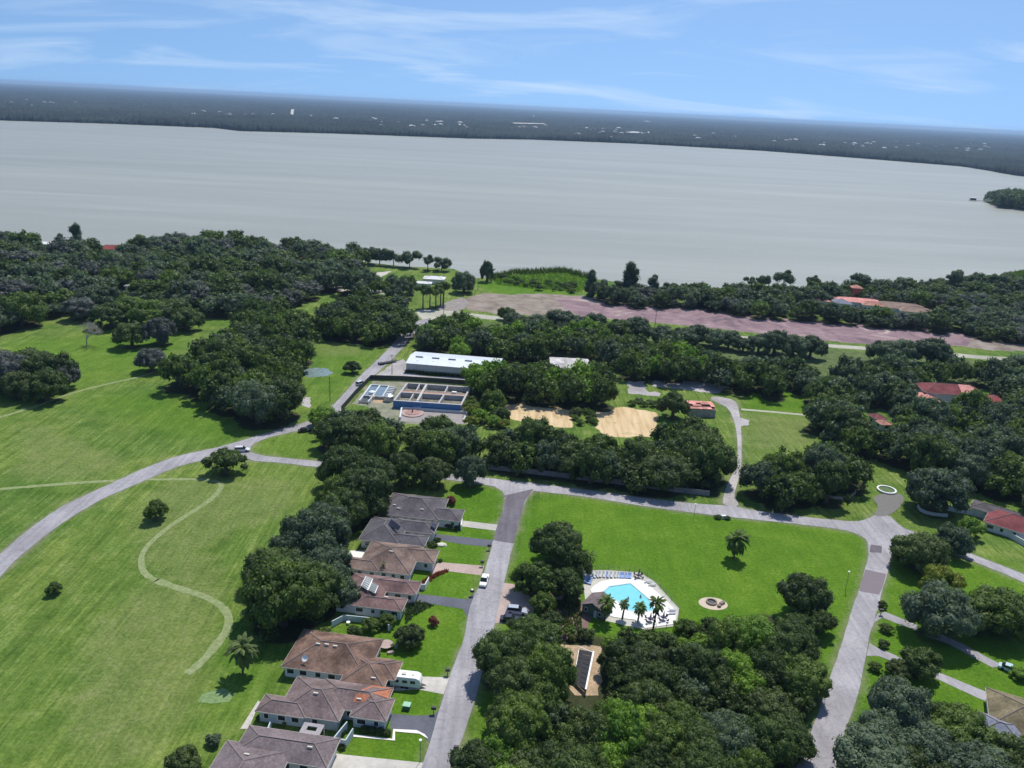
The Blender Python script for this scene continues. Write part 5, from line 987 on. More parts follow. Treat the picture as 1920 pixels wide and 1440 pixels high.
# ============================================================ VEHICLES
TYRE = mat('tyre', (.02, .02, .02), .8); CG = mat('car_glass', (.02, .025, .03), .08, .1, 1, .7)
def loft(secs, name, mt_, parent):
    """secs: list of (x, halfwidth, z0, z1) cross sections along x"""
    v = []; f = []
    for x, w, a, b_ in secs: v += [(x, -w, a), (x, w, a), (x, w*.97, b_), (x, -w*.97, b_)]
    for i in range(len(secs)-1):
        k = 4*i; f += [(k+j, k+(j+1) % 4, k+4+(j+1) % 4, k+4+j) for j in range(4)]
    f += [(3, 2, 1, 0), tuple(4*(len(secs)-1)+j for j in range(4))]
    o = MB().add(v, f).build(name, mt_, parent); bv = o.modifiers.new('b', 'BEVEL'); bv.width = .06; bv.segments = 2; return o
def car(px, py, rz, col, lab, kind='sedan', cat='car'):
    o = thing('parked_car' if kind != 'pickup' else 'pickup_truck', lab, cat, at(px, py, .05), rz)
    pt_ = mat('car_paint', col, .3, .03, 2, .6)
    Lh = 2.35 if kind == 'sedan' else 2.5; hh = .82 if kind == 'sedan' else .98
    loft([(-Lh, .78, .35, hh-.12), (-Lh+.2, .88, .22, hh), (Lh-.9, .90, .22, hh), (Lh-.15, .86, .25, hh-.18), (Lh, .74, .35, .6)], 'body', pt_, o)
    if kind == 'sedan': cs = [(-1.75, .80, hh-.05, hh), (-1.15, .70, hh-.05, 1.38), (.25, .70, hh-.05, 1.42), (1.05, .80, hh-.05, hh)]
    elif kind == 'suv': cs = [(-2.35, .82, hh-.05, hh+.05), (-2.05, .74, hh-.05, 1.66), (.35, .74, hh-.05, 1.70), (1.15, .82, hh-.05, hh)]
    else: cs = [(-.55, .84, hh-.05, hh+.1), (-.4, .76, hh-.05, 1.75), (.7, .76, hh-.05, 1.75), (1.35, .84, hh-.05, hh)]
    loft(cs, 'window', CG, o)
    c2 = cs[1:3]; MB().add([(c2[0][0], -.70, c2[0][3]-.02), (c2[1][0], -.70, c2[1][3]-.02), (c2[1][0], .70, c2[1][3]-.02), (c2[0][0], .70, c2[0][3]-.02), (c2[0][0]+.05, -.66, c2[0][3]+.05), (c2[1][0]-.05, -.66, c2[1][3]+.05), (c2[1][0]-.05, .66, c2[1][3]+.05), (c2[0][0]+.05, .66, c2[0][3]+.05)], [(3, 2, 1, 0), (4, 5, 6, 7), (0, 1, 5, 4), (1, 2, 6, 5), (2, 3, 7, 6), (3, 0, 4, 7)]).build('roof', pt_, o)
    if kind == 'pickup': MB().box(-2.35, -.7, -.74, .74, hh-.3, hh+.012).build('bed_cover', WHITE, o)
    wm_ = MB().tube((0, -.11, 0), (0, .11, 0), .34, n=12).mesh('wheel', TYRE)
    for x in (-1.45, 1.5):
        for y in (-.82, .82): link('wheel', wm_, o, (x, y, .33))
    for y in (-.6, .6): MB().box(Lh-.1, Lh+.0, y-.15, y+.15, .55, .7).build('headlight', WHITE, o)
    return o
SD = math.atan2(.993, .122)
car(908, 1092, SD+math.pi, (.80, .80, .80), 'white pickup truck on the street by the pink driveway', 'pickup', 'truck')
car(454, 846, rad(10), (.62, .64, .68), 'silver car on the bend of the left road beside the lone tree', 'suv')
car(572, 809, rad(25), (.03, .035, .04), 'dark car on the left road at the edge of the tree belt')
car(677, 721, rad(55), (.58, .62, .60), 'silver car on the road alongside the dark compound fence', 'suv')
car(969, 1149, rad(-6), (.38, .42, .50), 'silver blue hatchback in the parking bay by the pool', 'suv')
car(957, 1164, rad(-4), (.02, .025, .05), 'dark navy car in the parking bay, nearer the bottom')
car(1894, 1258, rad(-35), (.42, .58, .62), 'pale blue car on the shaded driveway at the right edge')
# caravan
cv = thing('caravan', 'white travel trailer parked beside the rusty brown roofed house', 'caravan', at(*z2(1470, 480)), HA+rad(2))
loft([(-2.9, 1.0, .7, 2.2), (-2.6, 1.12, .55, 2.75), (2.0, 1.12, .55, 2.75), (2.7, 1.1, .6, 2.4), (2.95, 1.0, .8, 1.8)], 'body', WHITE, cv)
for x in (-1.9, -.2, 1.4): MB().box(x-.5, x+.5, -1.16, -1.10, 1.45, 2.05).build('window', CG, cv)
MB().box(2.72, 2.80, -.6, .6, 1.5, 2.1).build('window', CG, cv)
MB().box(-1.0, -.1, -.35, .35, 2.72, 2.98).build('air_conditioner', FASCIA, cv); MB().box(1, 1.5, -.25, .25, 2.72, 2.85).build('roof_vent', FASCIA, cv)
for x in (-.7, .2):
    for y in (-1.0, 1.0): MB().tube((x, y-.1, .35), (x, y+.1, .35), .35, n=12).build('wheel', TYRE, cv)
MB().add([(2.8, -.5, .5), (4.0, 0, .5), (2.8, .5, .5), (2.8, -.5, .6), (4.0, 0, .6), (2.8, .5, .6)], [(2, 1, 0), (3, 4, 5), (0, 1, 4, 3), (1, 2, 5, 4), (2, 0, 3, 5)]).build('tow_bar', DARKM, cv)
# trailer / debris by yard
tr = thing('flatbed_trailer', 'dark low flatbed trailer at the roadside left of the warehouse', 'trailer', at(*zg(535, 246)), rad(40))
MB().box(-5, 4, -.8, .8, .6, .8).build('bed', DARKM, tr); MB().tube((4, 0, .6), (5.5, 0, .5), .08).build('tow_bar', DARKM, tr)
for x in (-4.5, -3.3):
    for y in (-1.0, 1.0): MB().tube((x, y-.15, .45), (x, y+.15, .45), .45, n=10).build('wheel', TYRE, tr)
# ============================================================ SMALL THINGS
GB = thing('utility_box', 'green metal utility box on the lawn before the mauve roofed house', 'utility box', at(*z2(1470, 645)), HA)
MB().box(-.7, .7, -.6, .6, 0, .9).build('cabinet', mat('box_green', (.08, .16, .10), .6), GB); MB().box(-.75, .75, -.65, .65, .9, 1.0).build('lid', mat('box_lid', (.30, .52, .36), .6), GB)
wb_ = MB().box(-.6, .6, -.35, .35, 0, 1.0).build('meter_box', WHITE, None, at(1356, 972)); tag(wb_, 'white box between the dark hedge bushes at the top of the large lawn', 'box')
def mailbox(px, py, lab, big=1.):
    o = thing('mailbox', lab, 'mailbox', at(px, py)); MB().box(-.07, .07, -.07, .07, 0, 1.1).build('post', BARK, o); MB().box(-.3*big, .3*big, -.15*big, .15*big, 1.05, 1.05+.35*big).build('box', DARKM, o)
for x, y, lab in ((917, 1031, 'dark mailbox at the end of the second driveway'), (885, 1117, 'dark mailbox at the mouth of the fourth driveway'), (904, 1062, 'mailbox at the mouth of the pink driveway'), (839, 1266, 'mailbox beside the driveway of the caravan'), (813, 1338, 'dark mailbox on the lawn before the mauve roofed house'), (855, 1412, 'dark mailbox on the right of the street near the bottom edge'), (1651, 1153, 'dark mailbox on the right road by the small bush')): mailbox(x, y, lab, 1.6)
def lamp(px, py, lab, h_=4.5, globe=True):
    o = thing('lamp_post', lab, 'lamp post', at(px, py)); MB().tube((0, 0, 0), (0, 0, h_), .06, .045).build('pole', mat('pole_grey', (.22, .22, .2), .6) if 'pole_grey' not in bpy.data.materials else bpy.data.materials['pole_grey'], o)
    MB().tube((0, 0, h_), (0, 0, h_+.35), .16, .26, n=10).build('lantern', WHITE, o)
lamp(788, 1428, 'lamp post with a pale globe on the lawn of the lilac roofed house'); lamp(1585, 1106, 'thin lamp post on the large lawn beside the right road', 5); lamp(1301, 970, 'thin lamp post at the top of the large lawn', 4); lamp(885, 1117.5, 'short lamp post beside the fourth driveway', 1.5)
def pole(px, py, lab, h_): 
    o = thing('utility_pole', lab, 'utility pole', at(px, py)); MB().tube((0, 0, 0), (0, 0, h_), .16, .10).build('pole', BARK, o); MB().box(-1, 1, -.06, .06, h_-.8, h_-.65).build('crossarm', BARK, o)
pole(619, 752, 'wooden utility pole on the grass left of the compound fence', 10); pole(735, 702, 'wooden utility pole at the yard entrance of the warehouse', 9); pole(896, 545, 'wooden pole on the shore grass near the reeds', 8); pole(1228, 612, 'wooden pole on the pink cleared ground beside the lake road', 9); pole(832, 588, 'wooden pole at the corner of the lake road', 12)
for x, y, lab in ((866, 1428, 'left white plastic chair at the street edge under the bright tree'), (875, 1426, 'right white plastic chair at the street edge under the bright tree')):
    o = thing('garden_chair', lab, 'chair', at(x, y), rad(160)); MB().box(-.35, .35, -.35, .35, .38, .45).build('seat', WHITE, o); MB().box(-.35, .35, .3, .38, .45, 1.0).build('backrest', WHITE, o)
    for sx in (-.3, .3):
        for sy in (-.3, .3): MB().tube((sx, sy, 0), (sx, sy, .4), .03, n=4).build('leg', WHITE, o)
rk = thing('garden_rock', 'large pale rounded rock beside the second driveway', 'rock', at(826, 1022))
def rock(r, sx, sy, sz, mt_, parent, seed=0):
    bm = bmesh.new(); bmesh.ops.create_icosphere(bm, subdivisions=2, radius=r); rr = random.Random(seed)
    for v in bm.verts: v.co = Vector((v.co.x*sx, v.co.y*sy, v.co.z*sz))*rr.uniform(.85, 1.12)
    me = bpy.data.meshes.new('rock'); bm.to_mesh(me); bm.free(); me.materials.append(mt_); return link('stone', me, parent)
rock(1.1, 1.5, .9, .6, mat('pale_rock', (.66, .62, .52), .9, .08), rk)
for i, (x, y, lab) in enumerate(((632, 1183, 'left white rounded pot on the lawn before the low wall'), (653, 1186, 'right white rounded pot on the lawn before the low wall'))):
    o = thing('flower_pot', lab, 'pot', at(x, y-16)); MB().tube((0, 0, 0), (0, 0, .55), .3, .45, n=10).build('pot', WHITE, o)
bd_ = sheet('flower_bed', [z1(1130, 960), z1(1230, 900), z1(1330, 870), z1(1340, 885), z1(1240, 930), z1(1160, 985), z1(1120, 1040), z1(1100, 1020)], .03, mat('flower_bed_mulch', (.24, .10, .08), .95, .4, 2), jit=.2)
# docks on point
dk = thing('boat_house', 'white boathouse on a dock at the tip of the wooded point', 'boathouse', at(1829, 376, .3), rad(-20))
MB().box(-10, 12, -1, 1, .3, .7).build('dock', mat('dock_wood', (.3, .27, .24), .9), dk); MB().box(-8, 0, -5, 1.2, .7, 3.6).build('wall', DARKM, dk); MB().box(-10, 2, -6, 2.2, 3.6, 4.4).build('roof', WRF, dk)
dk2 = thing('boat_house', 'small white boathouse at the shore of the wooded point', 'boathouse', at(1879, 386, .3), rad(-10))
MB().box(-5, 5, -4, 1, .2, 2.5).build('wall', DARKM, dk2); MB().box(-6, 6, -5, 2, 2.5, 3.4).build('roof', WRF, dk2)
# far shore houses
random.seed(3)
fh = [(512, 214, 8), (582, 217, 8), (630, 222, 12), (700, 222, 12), (705, 223, 8), (820, 228, 10), (800, 226, 8), (870, 235, 7), (1000, 218, 22), (1213, 228, 34), (1160, 240, 14), (1100, 240, 10), (1190, 250, 40), (1215, 249, 14)]
for x0, x1, yy, n_ in ((20, 140, 190, 9), (300, 480, 208, 7), (640, 900, 226, 12), (960, 1030, 236, 7), (1080, 1200, 246, 12), (1440, 1500, 258, 7), (1540, 1880, 268, 26), (1290, 1440, 250, 6)):
    for _ in range(n_):
        x = random.uniform(x0, x1); fh.append((x, yy+(x-x0)*.03+random.gauss(0, 3.5), random.uniform(6, 15)))
fmesh = {}
for i, (c_) in enumerate(((.46, .46, .46), (.20, .19, .20), (.20, .16, .16))):
    mb, _, _, _ = roof_mb((-1, 1, -.7, .7), .55, .5); fmesh[i] = (MB().box(-.93, .93, -.63, .63, 0, .5).mesh('wall', STUCCO), mb.mesh('roof', mat('far_roof', c_, .6)))
for i, (x, y, w) in enumerate(fh):
    k = 0 if i < 14 else random.choice([0, 1, 1, 2]); p = at(x, y, 14)
    o = thing('far_house', 'white roofed building on the far shore standing out pale' if k == 0 else ('greyish' if k == 1 else 'reddish')+' roofed house on the far shore', 'house', (p.x, p.y, 9), random.uniform(-.3, .3), ['white', 'greyish', 'reddish'][k]+' roofed houses across the lake')
    o.scale = (w, w*1.1, 9+w*.15); link('wall', fmesh[k][0], o); link('roof', fmesh[k][1], o)
o.name = 'far_house'
sheet('far_clearing', [(546, 210), (552, 210), (550, 223), (545, 221)], 18.5, CONC)
sheet('far_clearing', [(960, 236), (1022, 237.5), (1022, 239), (960, 238)], 18.5, CONC)
# far forest canopy: bumpy sheet on the opposite shore
FS = [at(x, y) for x, y in FARS[::-1]]
ang = np.array([math.atan2(p.x, p.y) for p in FS]); dst = np.array([math.hypot(p.x, p.y) for p in FS])
o_ = np.argsort(ang); ang, dst = ang[o_], dst[o_]
na = 1100; aa = np.linspace(rad(-42), rad(44), na); d0 = np.interp(aa, ang, dst)+10+6*np.sin(aa*300)+rng.normal(0, 5, na)
steps = np.concatenate([[0, .5], np.cumsum(np.geomspace(12, 900, 130))]); nr = len(steps)
RR = d0[:, None]+steps[None, :]; AA = np.repeat(aa[:, None], nr, 1)
hgt = 13+rng.normal(0, 3.4, (na, nr)); hgt += 3*np.sin(RR*.01+AA*60)*np.sin(AA*35+1); hgt[:, 0] = -1; hgt[:, 1] = 6+rng.normal(0, 2, na); hgt = np.where(steps[None, :] > 9000, 16, hgt); hgt = np.where((steps[None, :] > 0), np.maximum(hgt, 4), hgt)
V = np.stack([(RR*np.sin(AA)).ravel(), (RR*np.cos(AA)).ravel(), hgt.ravel()], 1)
ii = (np.arange(na-1)[:, None]*nr+np.arange(nr-1)[None, :]).ravel(); Q = np.stack([ii, ii+nr, ii+nr+1, ii+1], 1)
ffm = fastmesh('far_forest', V, Q.ravel(), np.arange(len(Q))*4, np.full(len(Q), 4))
FFM = mat('far_forest', (.018, .024, .026), .95, .2, .004, .05, col2=(.044, .058, .050), detail=10, big=(.0006, .25)); ffm.materials.append(FFM)
tag(link('far_forest', ffm), 'dark mass of woods covering the land beyond the lake', 'woods', kind='stuff')
# ============================================================ TREE PROTOTYPES
def ico(sub):
    bm = bmesh.new(); bmesh.ops.create_icosphere(bm, subdivisions=sub, radius=1); v = np.array([x.co[:] for x in bm.verts]); f = np.array([[q.index for q in p.verts] for p in bm.faces]); bm.free(); return v, f
ICO = {0: ico(1), 1: ico(2)}
def crown(seed, nl, leaves, shape, isub, leaf):
    r = np.random.default_rng(seed); lobes = []
    if shape == 'dome':
        for i in range(nl):
            ph = r.uniform(0, 2*math.pi); cz = r.uniform(-.35, 1) if i > 3 else r.uniform(.6, 1); s = math.sqrt(max(0, 1-cz*cz)) if cz > 0 else 1.
            lr = r.uniform(.17, .33); k = r.uniform(.72, 1.16)*(1-lr*.75)
            lobes.append((np.array([math.cos(ph)*s*k, math.sin(ph)*s*k, cz*(.62 if cz > 0 else 1)*(k+.0)]), lr))
        lobes.append((np.array([0, 0, .05]), .52))
    elif shape == 'pine':
        for i in range(nl):
            ph = r.uniform(0, 2*math.pi); k = r.uniform(.15, .72); lr = r.uniform(.2, .34)
            lobes.append((np.array([math.cos(ph)*k, math.sin(ph)*k, r.uniform(-.25, .42)*(1-.4*k)]), lr))
    else:
        for i in range(nl):
            z = (i+.5)/nl*2.8-1.4; ph = r.uniform(0, 2*math.pi); w = .62*(1-((z+.25)/1.9)**2)**.5 if abs((z+.25)/1.9) < 1 else .15
            lobes.append((np.array([math.cos(ph)*w*.6, math.sin(ph)*w*.6, z]), .32+w*.34))
    VV, LL, ST, TT, TN = [], [], [], [], []; nv = 0; nloop = 0
    iv, fi = ICO[isub]; cs = .84 if isub else .72
    for c_, lr in lobes:
        v = iv*(lr*cs*(1+r.normal(0, .10, (len(iv), 1))))*np.array([1, 1, .85])+c_
        VV.append(v); LL.append((fi+nv).ravel()); k = len(fi); ST.append(np.arange(k)*3+nloop); TT.append(np.full(k, 3)); TN.append(np.full(k, r.uniform(.1, .5))); nv += len(v); nloop += 3*k
    A = np.array([l[1]**2 for l in lobes]); cnt = (leaves*A/A.sum()).astype(int)
    for (c_, lr), n in zip(lobes, cnt):
        d = r.normal(0, 1, (n, 3)); d[:, 2] = d[:, 2]*.9+.35; d /= np.linalg.norm(d, axis=1)[:, None]
        p = c_+d*lr*r.uniform(.80, 1.16, (n, 1))*np.array([1, 1, .9])
        nr_ = d+r.normal(0, .38, (n, 3)); nr_ /= np.linalg.norm(nr_, axis=1)[:, None]
        t_ = np.cross(nr_, r.normal(0, 1, (n, 3))); t_ /= np.linalg.norm(t_, axis=1)[:, None]; w_ = np.cross(nr_, t_)
        s = leaf*r.uniform(.6, 1.35, (n, 1)); a = s*r.uniform(.5, .9, (n, 1))
        q = np.stack([p-t_*s, p-w_*a, p+t_*s, p+w_*a], 1).reshape(-1, 3)
        VV.append(q); LL.append(np.arange(4*n)+nv); ST.append(np.arange(n)*4+nloop); TT.append(np.full(n, 4)); lobe_t = r.uniform(-.30, .30)
        TN.append(np.clip(r.beta(2, 2, n)*.8+.15+lobe_t, 0, 1)); nv += 4*n; nloop += 4*n
    return np.concatenate(VV), np.concatenate(LL), np.concatenate(ST), np.concatenate(TT), np.concatenate(TN)
def proto(name, arr):
    me = fastmesh(name, *arr[:4]); a = me.attributes.new('tone', 'FLOAT', 'FACE'); a.data.foreach_set('value', arr[4].astype(np.float32)); me.materials.append(LM['dark']); return me
HI = {'dome': [proto('crown', crown(10+i, 44, 4600, 'dome', 1, .050)) for i in range(6)], 'pine': [proto('crown', crown(40+i, 14, 1500, 'pine', 1, .055)) for i in range(3)], 'cypress': [proto('crown', crown(60+i, 12, 1600, 'cypress', 1, .06)) for i in range(3)]}
BIG = [proto('crown', crown(90+i, 80, 9500, 'dome', 1, .038)) for i in range(3)]
LOW = {'dome': [crown(20+i, 24, 900, 'dome', 0, .072) for i in range(5)], 'pine': [crown(50+i, 9, 320, 'pine', 0, .10) for i in range(2)], 'cypress': [crown(70+i, 9, 320, 'cypress', 0, .10) for i in range(2)]}
def trunk_mesh(seed, shape):
    r = random.Random(seed); mb = MB()
    if shape == 'dome':
        mb.tube((0, 0, -.02), (.03, .02, .38), .075, .055, 7); mb.tube((.03, .02, .38), (0, 0, .75), .055, .03, 6)
        for k in range(5):
            a = k*1.256+r.uniform(-.3, .3); e = (.45*math.cos(a), .45*math.sin(a), .62+r.uniform(-.05, .1)); mid = (.22*math.cos(a), .22*math.sin(a), .48)
            mb.tube((.02, .01, .33), mid, .045, .032, 5, False); mb.tube(mid, e, .032, .014, 5, False)
    else:
        mb.tube((0, 0, -.02), (0, 0, .8), .035, .02, 6); mb.tube((0, 0, .8), (0, 0, .95), .02, .008, 5)
        for k in range(5):
            a = k*1.9; z = .62+k*.05; mb.tube((0, 0, z), (.18*math.cos(a), .18*math.sin(a), z+.08), .012, .006, 4, False)
    return mb.mesh('trunk', BARK)
TRK = {'dome': [trunk_mesh(i, 'dome') for i in range(3)], 'pine': [trunk_mesh(9, 'pine')], 'cypress': [trunk_mesh(11, 'pine')]}
def size_px(t):
    p = (t[0], t[1], 5.); v = np.array(p)-np.array([0, 0, CH]); w = float(v@fw)
    if w < 5: return 0
    X, Y = 960+F*float(v@IR)/w, 720-F*float(v@IU)/w
    r_ = t[2]*F/w
    if X < -r_-30 or X > 1920+r_+30 or Y > 1440+2*r_ or Y < 100: return -1
    return r_
SZ = [(size_px(t), i) for i, t in enumerate(TREES)]
SZ = [s for s in SZ if s[0] > 0]
SZ.sort(key=lambda s: -(s[0]+(1000 if TREES[s[1]][8] else 0)))
NAMES = {'dome': 'oak_tree', 'pine': 'pine_tree', 'cypress': 'cypress_tree'}
top = SZ[:300]; rest = SZ[300:]
print('trees total', len(SZ), 'smallest individual px', top[-1][0], 'individual specified', sum(t[8] for t in TREES))
VS = {'dome': .78, 'pine': 1., 'cypress': 1.0}
def crownz(t):
    if t[3] == 'dome': return t[5]*.46, t[5]*.655
    if t[3] == 'pine': return t[5]-.6*t[2], t[2]
    return t[5]*.56, t[5]*.56/1.5
LMK = {
 'trees along the pale lake road': ('in the row along the lake road', [((960, 595), 'near the bare trunked pines'), ((1070, 600), 'above the silver barn'), ((1180, 613), 'beside the pole on pink ground'), ((1300, 625), 'above the gravel yard'), ((1440, 642), 'above the grassy clearing'), ((1700, 655), 'behind the red roofed house'), ((1900, 690), 'at the right edge')]),
 'oaks of the clump at the left edge': ('in the clump at the left edge', [((0, 680), 'at its left'), ((40, 715), 'at its lower side'), ((60, 670), 'at its top'), ((120, 705), 'at its right')]),
 'oaks of the long clump in the upper left meadow': ('in the long clump on the upper left meadow', [((150, 573), 'at its left'), ((190, 556), 'at its top'), ((205, 590), 'at its lower side'), ((260, 580), 'in its middle'), ((340, 590), 'at its right')]),
 'trees of the dense wood below the pool': ('in the wood below the pool', [((1250, 1185), 'next to the pool deck'), ((1075, 1260), 'beside the solar racks'), ((940, 1300), 'along the street verge'), ((990, 1180), 'behind the parking bay'), ((1505, 1350), 'along the right road'), ((1080, 1420), 'at the bottom edge, left part'), ((1340, 1430), 'at the bottom edge, right part'), ((1340, 1170), 'near the fire pit'), ((1230, 1300), 'in its middle'), ((1400, 1250), 'in its right half'), ((1510, 1200), 'below the tall corner oak')]),
 'oaks behind the houses': ('behind the houses', [((640, 895), 'at the cross street end'), ((690, 940), 'by the northernmost house'), ((640, 1010), 'by the second house'), ((590, 1060), 'by the third house'), ((500, 1090), 'on the meadow side'), ((590, 1140), 'at the lower end')]),
 'oaks of the bottom right grove': ('in the bottom right grove', [((1620, 1380), 'hanging over the road'), ((1680, 1300), 'at its top edge'), ((1790, 1320), 'near the olive roof'), ((1680, 1430), 'at the bottom edge'), ((1830, 1430), 'below the blue grey roof')]),
 'trees of the long belt above the cross street': ('in the belt above the cross street', [((620, 790), 'at the road bend'), ((740, 810), 'below the clarifier pit'), ((880, 830), 'left of the perimeter wall'), ((1010, 830), 'below the left sand bed'), ((1180, 850), 'below the right sand bed'), ((1340, 830), 'beside the side lane')]),
 'trees around the red roofed house': ('in the right wood', [((1590, 740), 'at its left edge'), ((1640, 840), 'below the small red outbuilding'), ((1790, 800), 'below the red roofed house'), ((1780, 700), 'behind the red roofed house'), ((1900, 800), 'at the right edge'), ((1850, 890), 'above the garden wall'), ((1700, 860), 'above the gated entrance')]),
 'trees left of the gated entrance': ('left of the gated entrance', [((1400, 900), 'at the side lane'), ((1500, 850), 'at its top edge'), ((1530, 915), 'by the curved brick wall'), ((1620, 890), 'nearest the gate')]),
 'oaks of the big meadow wood': ('in the meadow wood', [((340, 700), 'at its left tip'), ((450, 600), 'at its top'), ((480, 690), 'in its middle'), ((500, 770), 'at its lower end'), ((560, 660), 'by the pond grass')]),
}
LW = {'dark': 'dark green', 'mid': 'mid green', 'bright': 'bright green', 'grey': 'grey-green', 'olive': 'olive', 'bluish': 'bluish green', 'mauve': 'purplish', 'yellow': 'yellow-green', 'red': 'reddish', 'pale': 'pale'}
def pjp(x, y, z):
    v = np.array([x, y, z])-np.array([0, 0, CH]); w = float(v@fw); return 960+F*float(v@IR)/w, 720-F*float(v@IU)/w
for s_, i in SZ:
    t = TREES[i]
    if t[7] in LMK:
        pl, lm = LMK[t[7]]; X, Y = pjp(t[0], t[1], 6); q = min(lm, key=lambda l: (l[0][0]-X)**2+(l[0][1]-Y)**2)[1]
        t[6] = LW[t[4]]+' tree '+pl+', '+q; t[7] = LW[t[4]]+' trees '+pl+', '+q
    w_ = t[6].split()
    if len(w_) > 16: print('LONG', t[6])
for s_, i in top:
    t = TREES[i]; rr = random.Random(i)
    small = t[5] < 4.6
    o = thing(('shrub' if small else NAMES[t[3]]), t[6], 'shrub' if small else ('pine' if t[3] == 'pine' else 'tree'), (t[0], t[1], 0), rr.uniform(0, 6.28), t[7])
    me = rr.choice(BIG if (s_ > 42 and t[3] == 'dome') else HI[t[3]]); zc_, zs = crownz(t)
    c_ = link('crown', me, o, (0, 0, zc_)); c_.scale = (t[2]*rr.uniform(.94, 1.08), t[2]*rr.uniform(.94, 1.08), zs*rr.uniform(.9, 1.12)) ; c_.rotation_euler.z = rr.uniform(0, 6.28)
    c_.material_slots[0].link = 'OBJECT'; c_.material_slots[0].material = LM[t[4]]
    k_ = link('trunk', rr.choice(TRK[t[3]]), o); k_.scale = (t[5]*.9, t[5]*.9, t[5]*.95)
# remaining trees: one mass
mats_ = list(LM); AV, AL, AS, AT, AN, AM = [], [], [], [], [], []; nv = nl = 0
for s_, i in rest:
    t = TREES[i]; a = LOW[t[3]][i % len(LOW[t[3]])]; zc_, zs = crownz(t); th = random.uniform(0, 6.28); c_, s2 = math.cos(th), math.sin(th)
    v = a[0]*np.array([t[2], t[2], zs]); v = np.stack([v[:, 0]*c_-v[:, 1]*s2, v[:, 0]*s2+v[:, 1]*c_, v[:, 2]], 1)+np.array([t[0], t[1], zc_])
    AV.append(v); AL.append(a[1]+nv); AS.append(a[2]+nl); AT.append(a[3]); AN.append(np.clip(a[4]+random.uniform(-.12, .3), 0, 1)); AM.append(np.full(len(a[2]), mats_.index(t[4]))); nv += len(v); nl += len(a[1])
sm = fastmesh('distant_woods', np.concatenate(AV), np.concatenate(AL), np.concatenate(AS), np.concatenate(AT))
at_ = sm.attributes.new('tone', 'FLOAT', 'FACE'); at_.data.foreach_set('value', np.concatenate(AN).astype(np.float32))
for k in mats_: sm.materials.append(LM[k])
sm.polygons.foreach_set('material_index', np.concatenate(AM).astype(np.int32)); sm.update()
tag(link('distant_woods', sm), 'mass of smaller far trees in the woods towards the lake', 'woods', kind='stuff')
# marsh reeds: blades at the lake edge
blades([(915, 521), (960, 510), (1060, 506), (1110, 520), (1110, 526), (1060, 512), (960, 516), (920, 527)], 1500, 2.0, 4.2, .35, 'reeds', 'green reeds of the marsh at the lake edge', 'mid')
blades([(1880, 515), (1925, 508), (1980, 510), (1980, 525), (1890, 525)], 2500, 1.5, 3, .5, 'reeds', 'green reeds at the lake edge on the far right', 'mid')
blades([zg(725, 345), zg(1400, 400), zg(1400, 412), zg(725, 355)], 2500, .8, 1.8, .35, 'weeds', 'dark weeds along the foot of the warehouse wall', 'dark')
blades([z3(600, 850), z3(860, 850), z3(880, 1150), z3(700, 1130)], 500, .4, 1.0, .3, 'weeds', 'low plants on the mulch beside the pool house', 'dark')
blades([z1(1130, 960), z1(1230, 900), z1(1330, 870), z1(1340, 885), z1(1240, 930), z1(1160, 985), z1(1120, 1040), z1(1100, 1020)], 500, .3, .8, .25, 'flowers', 'reddish flowering plants along the third house lawn', 'red')
blades([z1(1010, 1150), z1(1110, 1120), z1(1230, 1150), z1(1060, 1240), z1(1000, 1300)], 500, .3, .9, .25, 'bedding_plants', 'mixed bedding plants at the right end of the fourth house', 'grey')
blades([(1265, 1170), (1330, 1175), (1400, 1165), (1400, 1200), (1260, 1200)], 1200, .6, 1.6, .35, 'undergrowth', 'bright undergrowth at the wood edge below the pool', 'bright')
# palms
fr = MB(); 
pts_ = [(0, 0, 0, .02), (.5, 0, .16, .05), (.95, 0, .14, .17), (1.3, 0, -.08, .15), (1.55, 0, -.42, .02)]
vv = []; ff = []
for x, y, z, w in pts_: vv += [(x, -w, z-.10*w/.3), (x, 0, z+.05), (x, w, z-.10*w/.3)]
for k in range(4):
    q = 3*k; ff += [(q, q+1, q+4, q+3), (q+1, q+2, q+5, q+4)]
def frondmesh(mt_):
    me = mesh('frond', vv, ff, mt_); a = me.attributes.new('tone', 'FLOAT', 'FACE'); a.data.foreach_set('value', [random.uniform(.2, 1) for _ in me.polygons]); return me
FR = {k: frondmesh(LM[k]) for k in ('mid', 'bright', 'grey', 'olive', 'dark')}
def palm(px, pyb, h_, r_, leaf, lab, n=64, skirt=0):
    o = thing('palm_tree', lab, 'palm tree', at(px, pyb)); rr = random.Random(int(px))
    mb = MB(); pr = Vector((0, 0, -.05))
    for k in range(5):
        q = Vector((.04*h_*math.sin(k*.5), .02*h_*math.sin(k*.4), h_*(k+1)/5)); mb.tube(pr, q, .24-.02*k, .22-.02*k, 8, False); pr = q
    mb.build('trunk', BARK, o)
    for k in range(n):
        a = k*2.399+rr.uniform(-.2, .2); el = rr.uniform(-.75, 1.15) if not skirt else rr.uniform(-1.25, 1.15)
        f_ = link('frond', FR[leaf], o, pr+Vector((0, 0, -.6*(el < -.3)*r_*.3))); f_.rotation_euler = (rr.uniform(-.3, .3), -el, a); s_ = r_/1.5*rr.uniform(.8, 1.1); f_.scale = (s_, s_*1.25, s_)
palm(1225, 1178, 6.4, 2.1, 'mid', 'tallest fan palm, standing at the front edge of the white deck between the two tables')
palm(1196, 1166, 3.6, 1.7, 'mid', 'fan palm at the front edge of the deck, middle one of three before the pool')
palm(1167, 1160, 3.8, 1.3, 'olive', 'small yellowish fan palm before the pool, left of the middle one')
palm(1133, 1165, 4.6, 2.2, 'mid', 'broad dark fan palm at the right end of the pool house', 60)
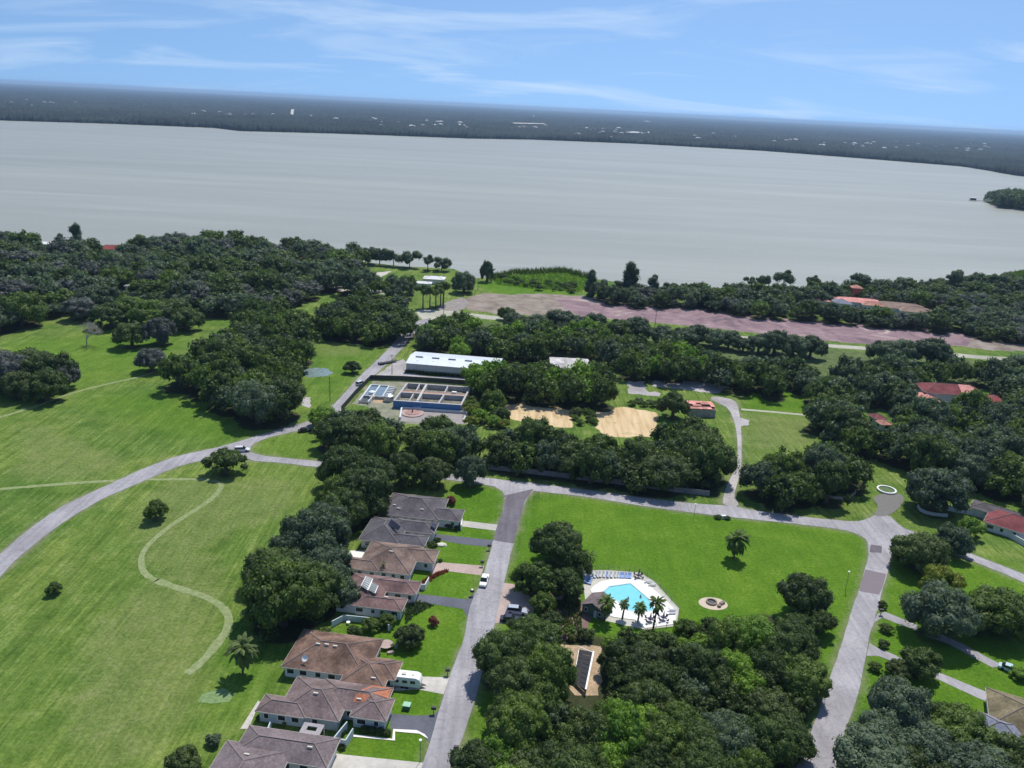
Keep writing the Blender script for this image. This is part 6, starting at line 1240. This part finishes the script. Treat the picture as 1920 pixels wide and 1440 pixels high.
palm(1376, 1047, 5.4, 3.2, 'mid', 'large date palm standing alone on the big lawn', 110, 1)
palm(455.5, 1264, 5.6, 3.2, 'olive', 'date palm standing alone on the meadow edge left of the houses', 70, 1)
palm(1103, 1072, 4.4, 1.8, 'olive', 'slim palm between the loungers and the dark oaks', 20)
palm(1080, 1070, 4.0, 1.7, 'olive', 'slim palm at the left end of the pool yard', 20)
palm(718, 1084, 4.0, .8, 'olive', 'tiny palm in front of the third house wall', 18)
palm(487, 1222, 2.0, 1.8, 'dark', 'short palm in the shade right of the date palm on the meadow', 22)
# bare pale tree
bt = thing('bare_tree', 'pale leafless looking tree standing on the meadow before the long oak clump', 'tree', at(163, 650))
tb_ = MB(); tips = []
def br(p, d, l, r_, dep):
    q = p+d*l; tb_.tube(p, q, r_, r_*.62, 4 if dep > 2 else 6, False)
    if dep == 0: tips.append(q); return
    for _ in range(3):
        nd = (d+Vector((random.gauss(0, .55), random.gauss(0, .55), random.gauss(.05, .3)))).normalized(); br(q, nd, l*.74, r_*.6, dep-1)
br(Vector((0, 0, 0)), Vector((.05, 0, 1)), 3.4, .38, 5)
tb_.build('trunk', mat('pale_bark', (.42, .38, .38), .9), bt)
tv = [];
for q in tips:
    for _ in range(5):
        c_ = q+Vector((random.gauss(0, .5), random.gauss(0, .5), random.gauss(0, .4))); d_ = Vector((random.gauss(0, 1), random.gauss(0, 1), random.gauss(0, 1))).normalized()*.3; e_ = d_.orthogonal().normalized()*.16; tv += [c_-d_, c_-e_, c_+d_]
me = mesh('twigs', tv, [(3*i, 3*i+1, 3*i+2) for i in range(len(tv)//3)], LM['pale']); a = me.attributes.new('tone', 'FLOAT', 'FACE'); a.data.foreach_set('value', [random.random() for _ in me.polygons]); link('twigs', me, bt)
# ============================================================ HAZE
hz = MB().box(-60000, 60000, -300, 60000, -1.5, 125).build('haze', None); hz.data.materials.clear()
HM = bpy.data.materials.new('haze_air'); HM.use_nodes = True; t = HM.node_tree; t.nodes.remove(t.nodes['Principled BSDF'])
pv = t.nodes.new('ShaderNodeVolumePrincipled'); pv.inputs['Color'].default_value = (.50, .72, 1, 1); pv.inputs['Density'].default_value = .000055; pv.inputs['Anisotropy'].default_value = .2
t.links.new(pv.outputs[0], t.nodes['Material Output'].inputs['Volume']); hz.data.materials.append(HM)
tag(hz, 'thin pale air over the whole view', 'haze', kind='stuff')
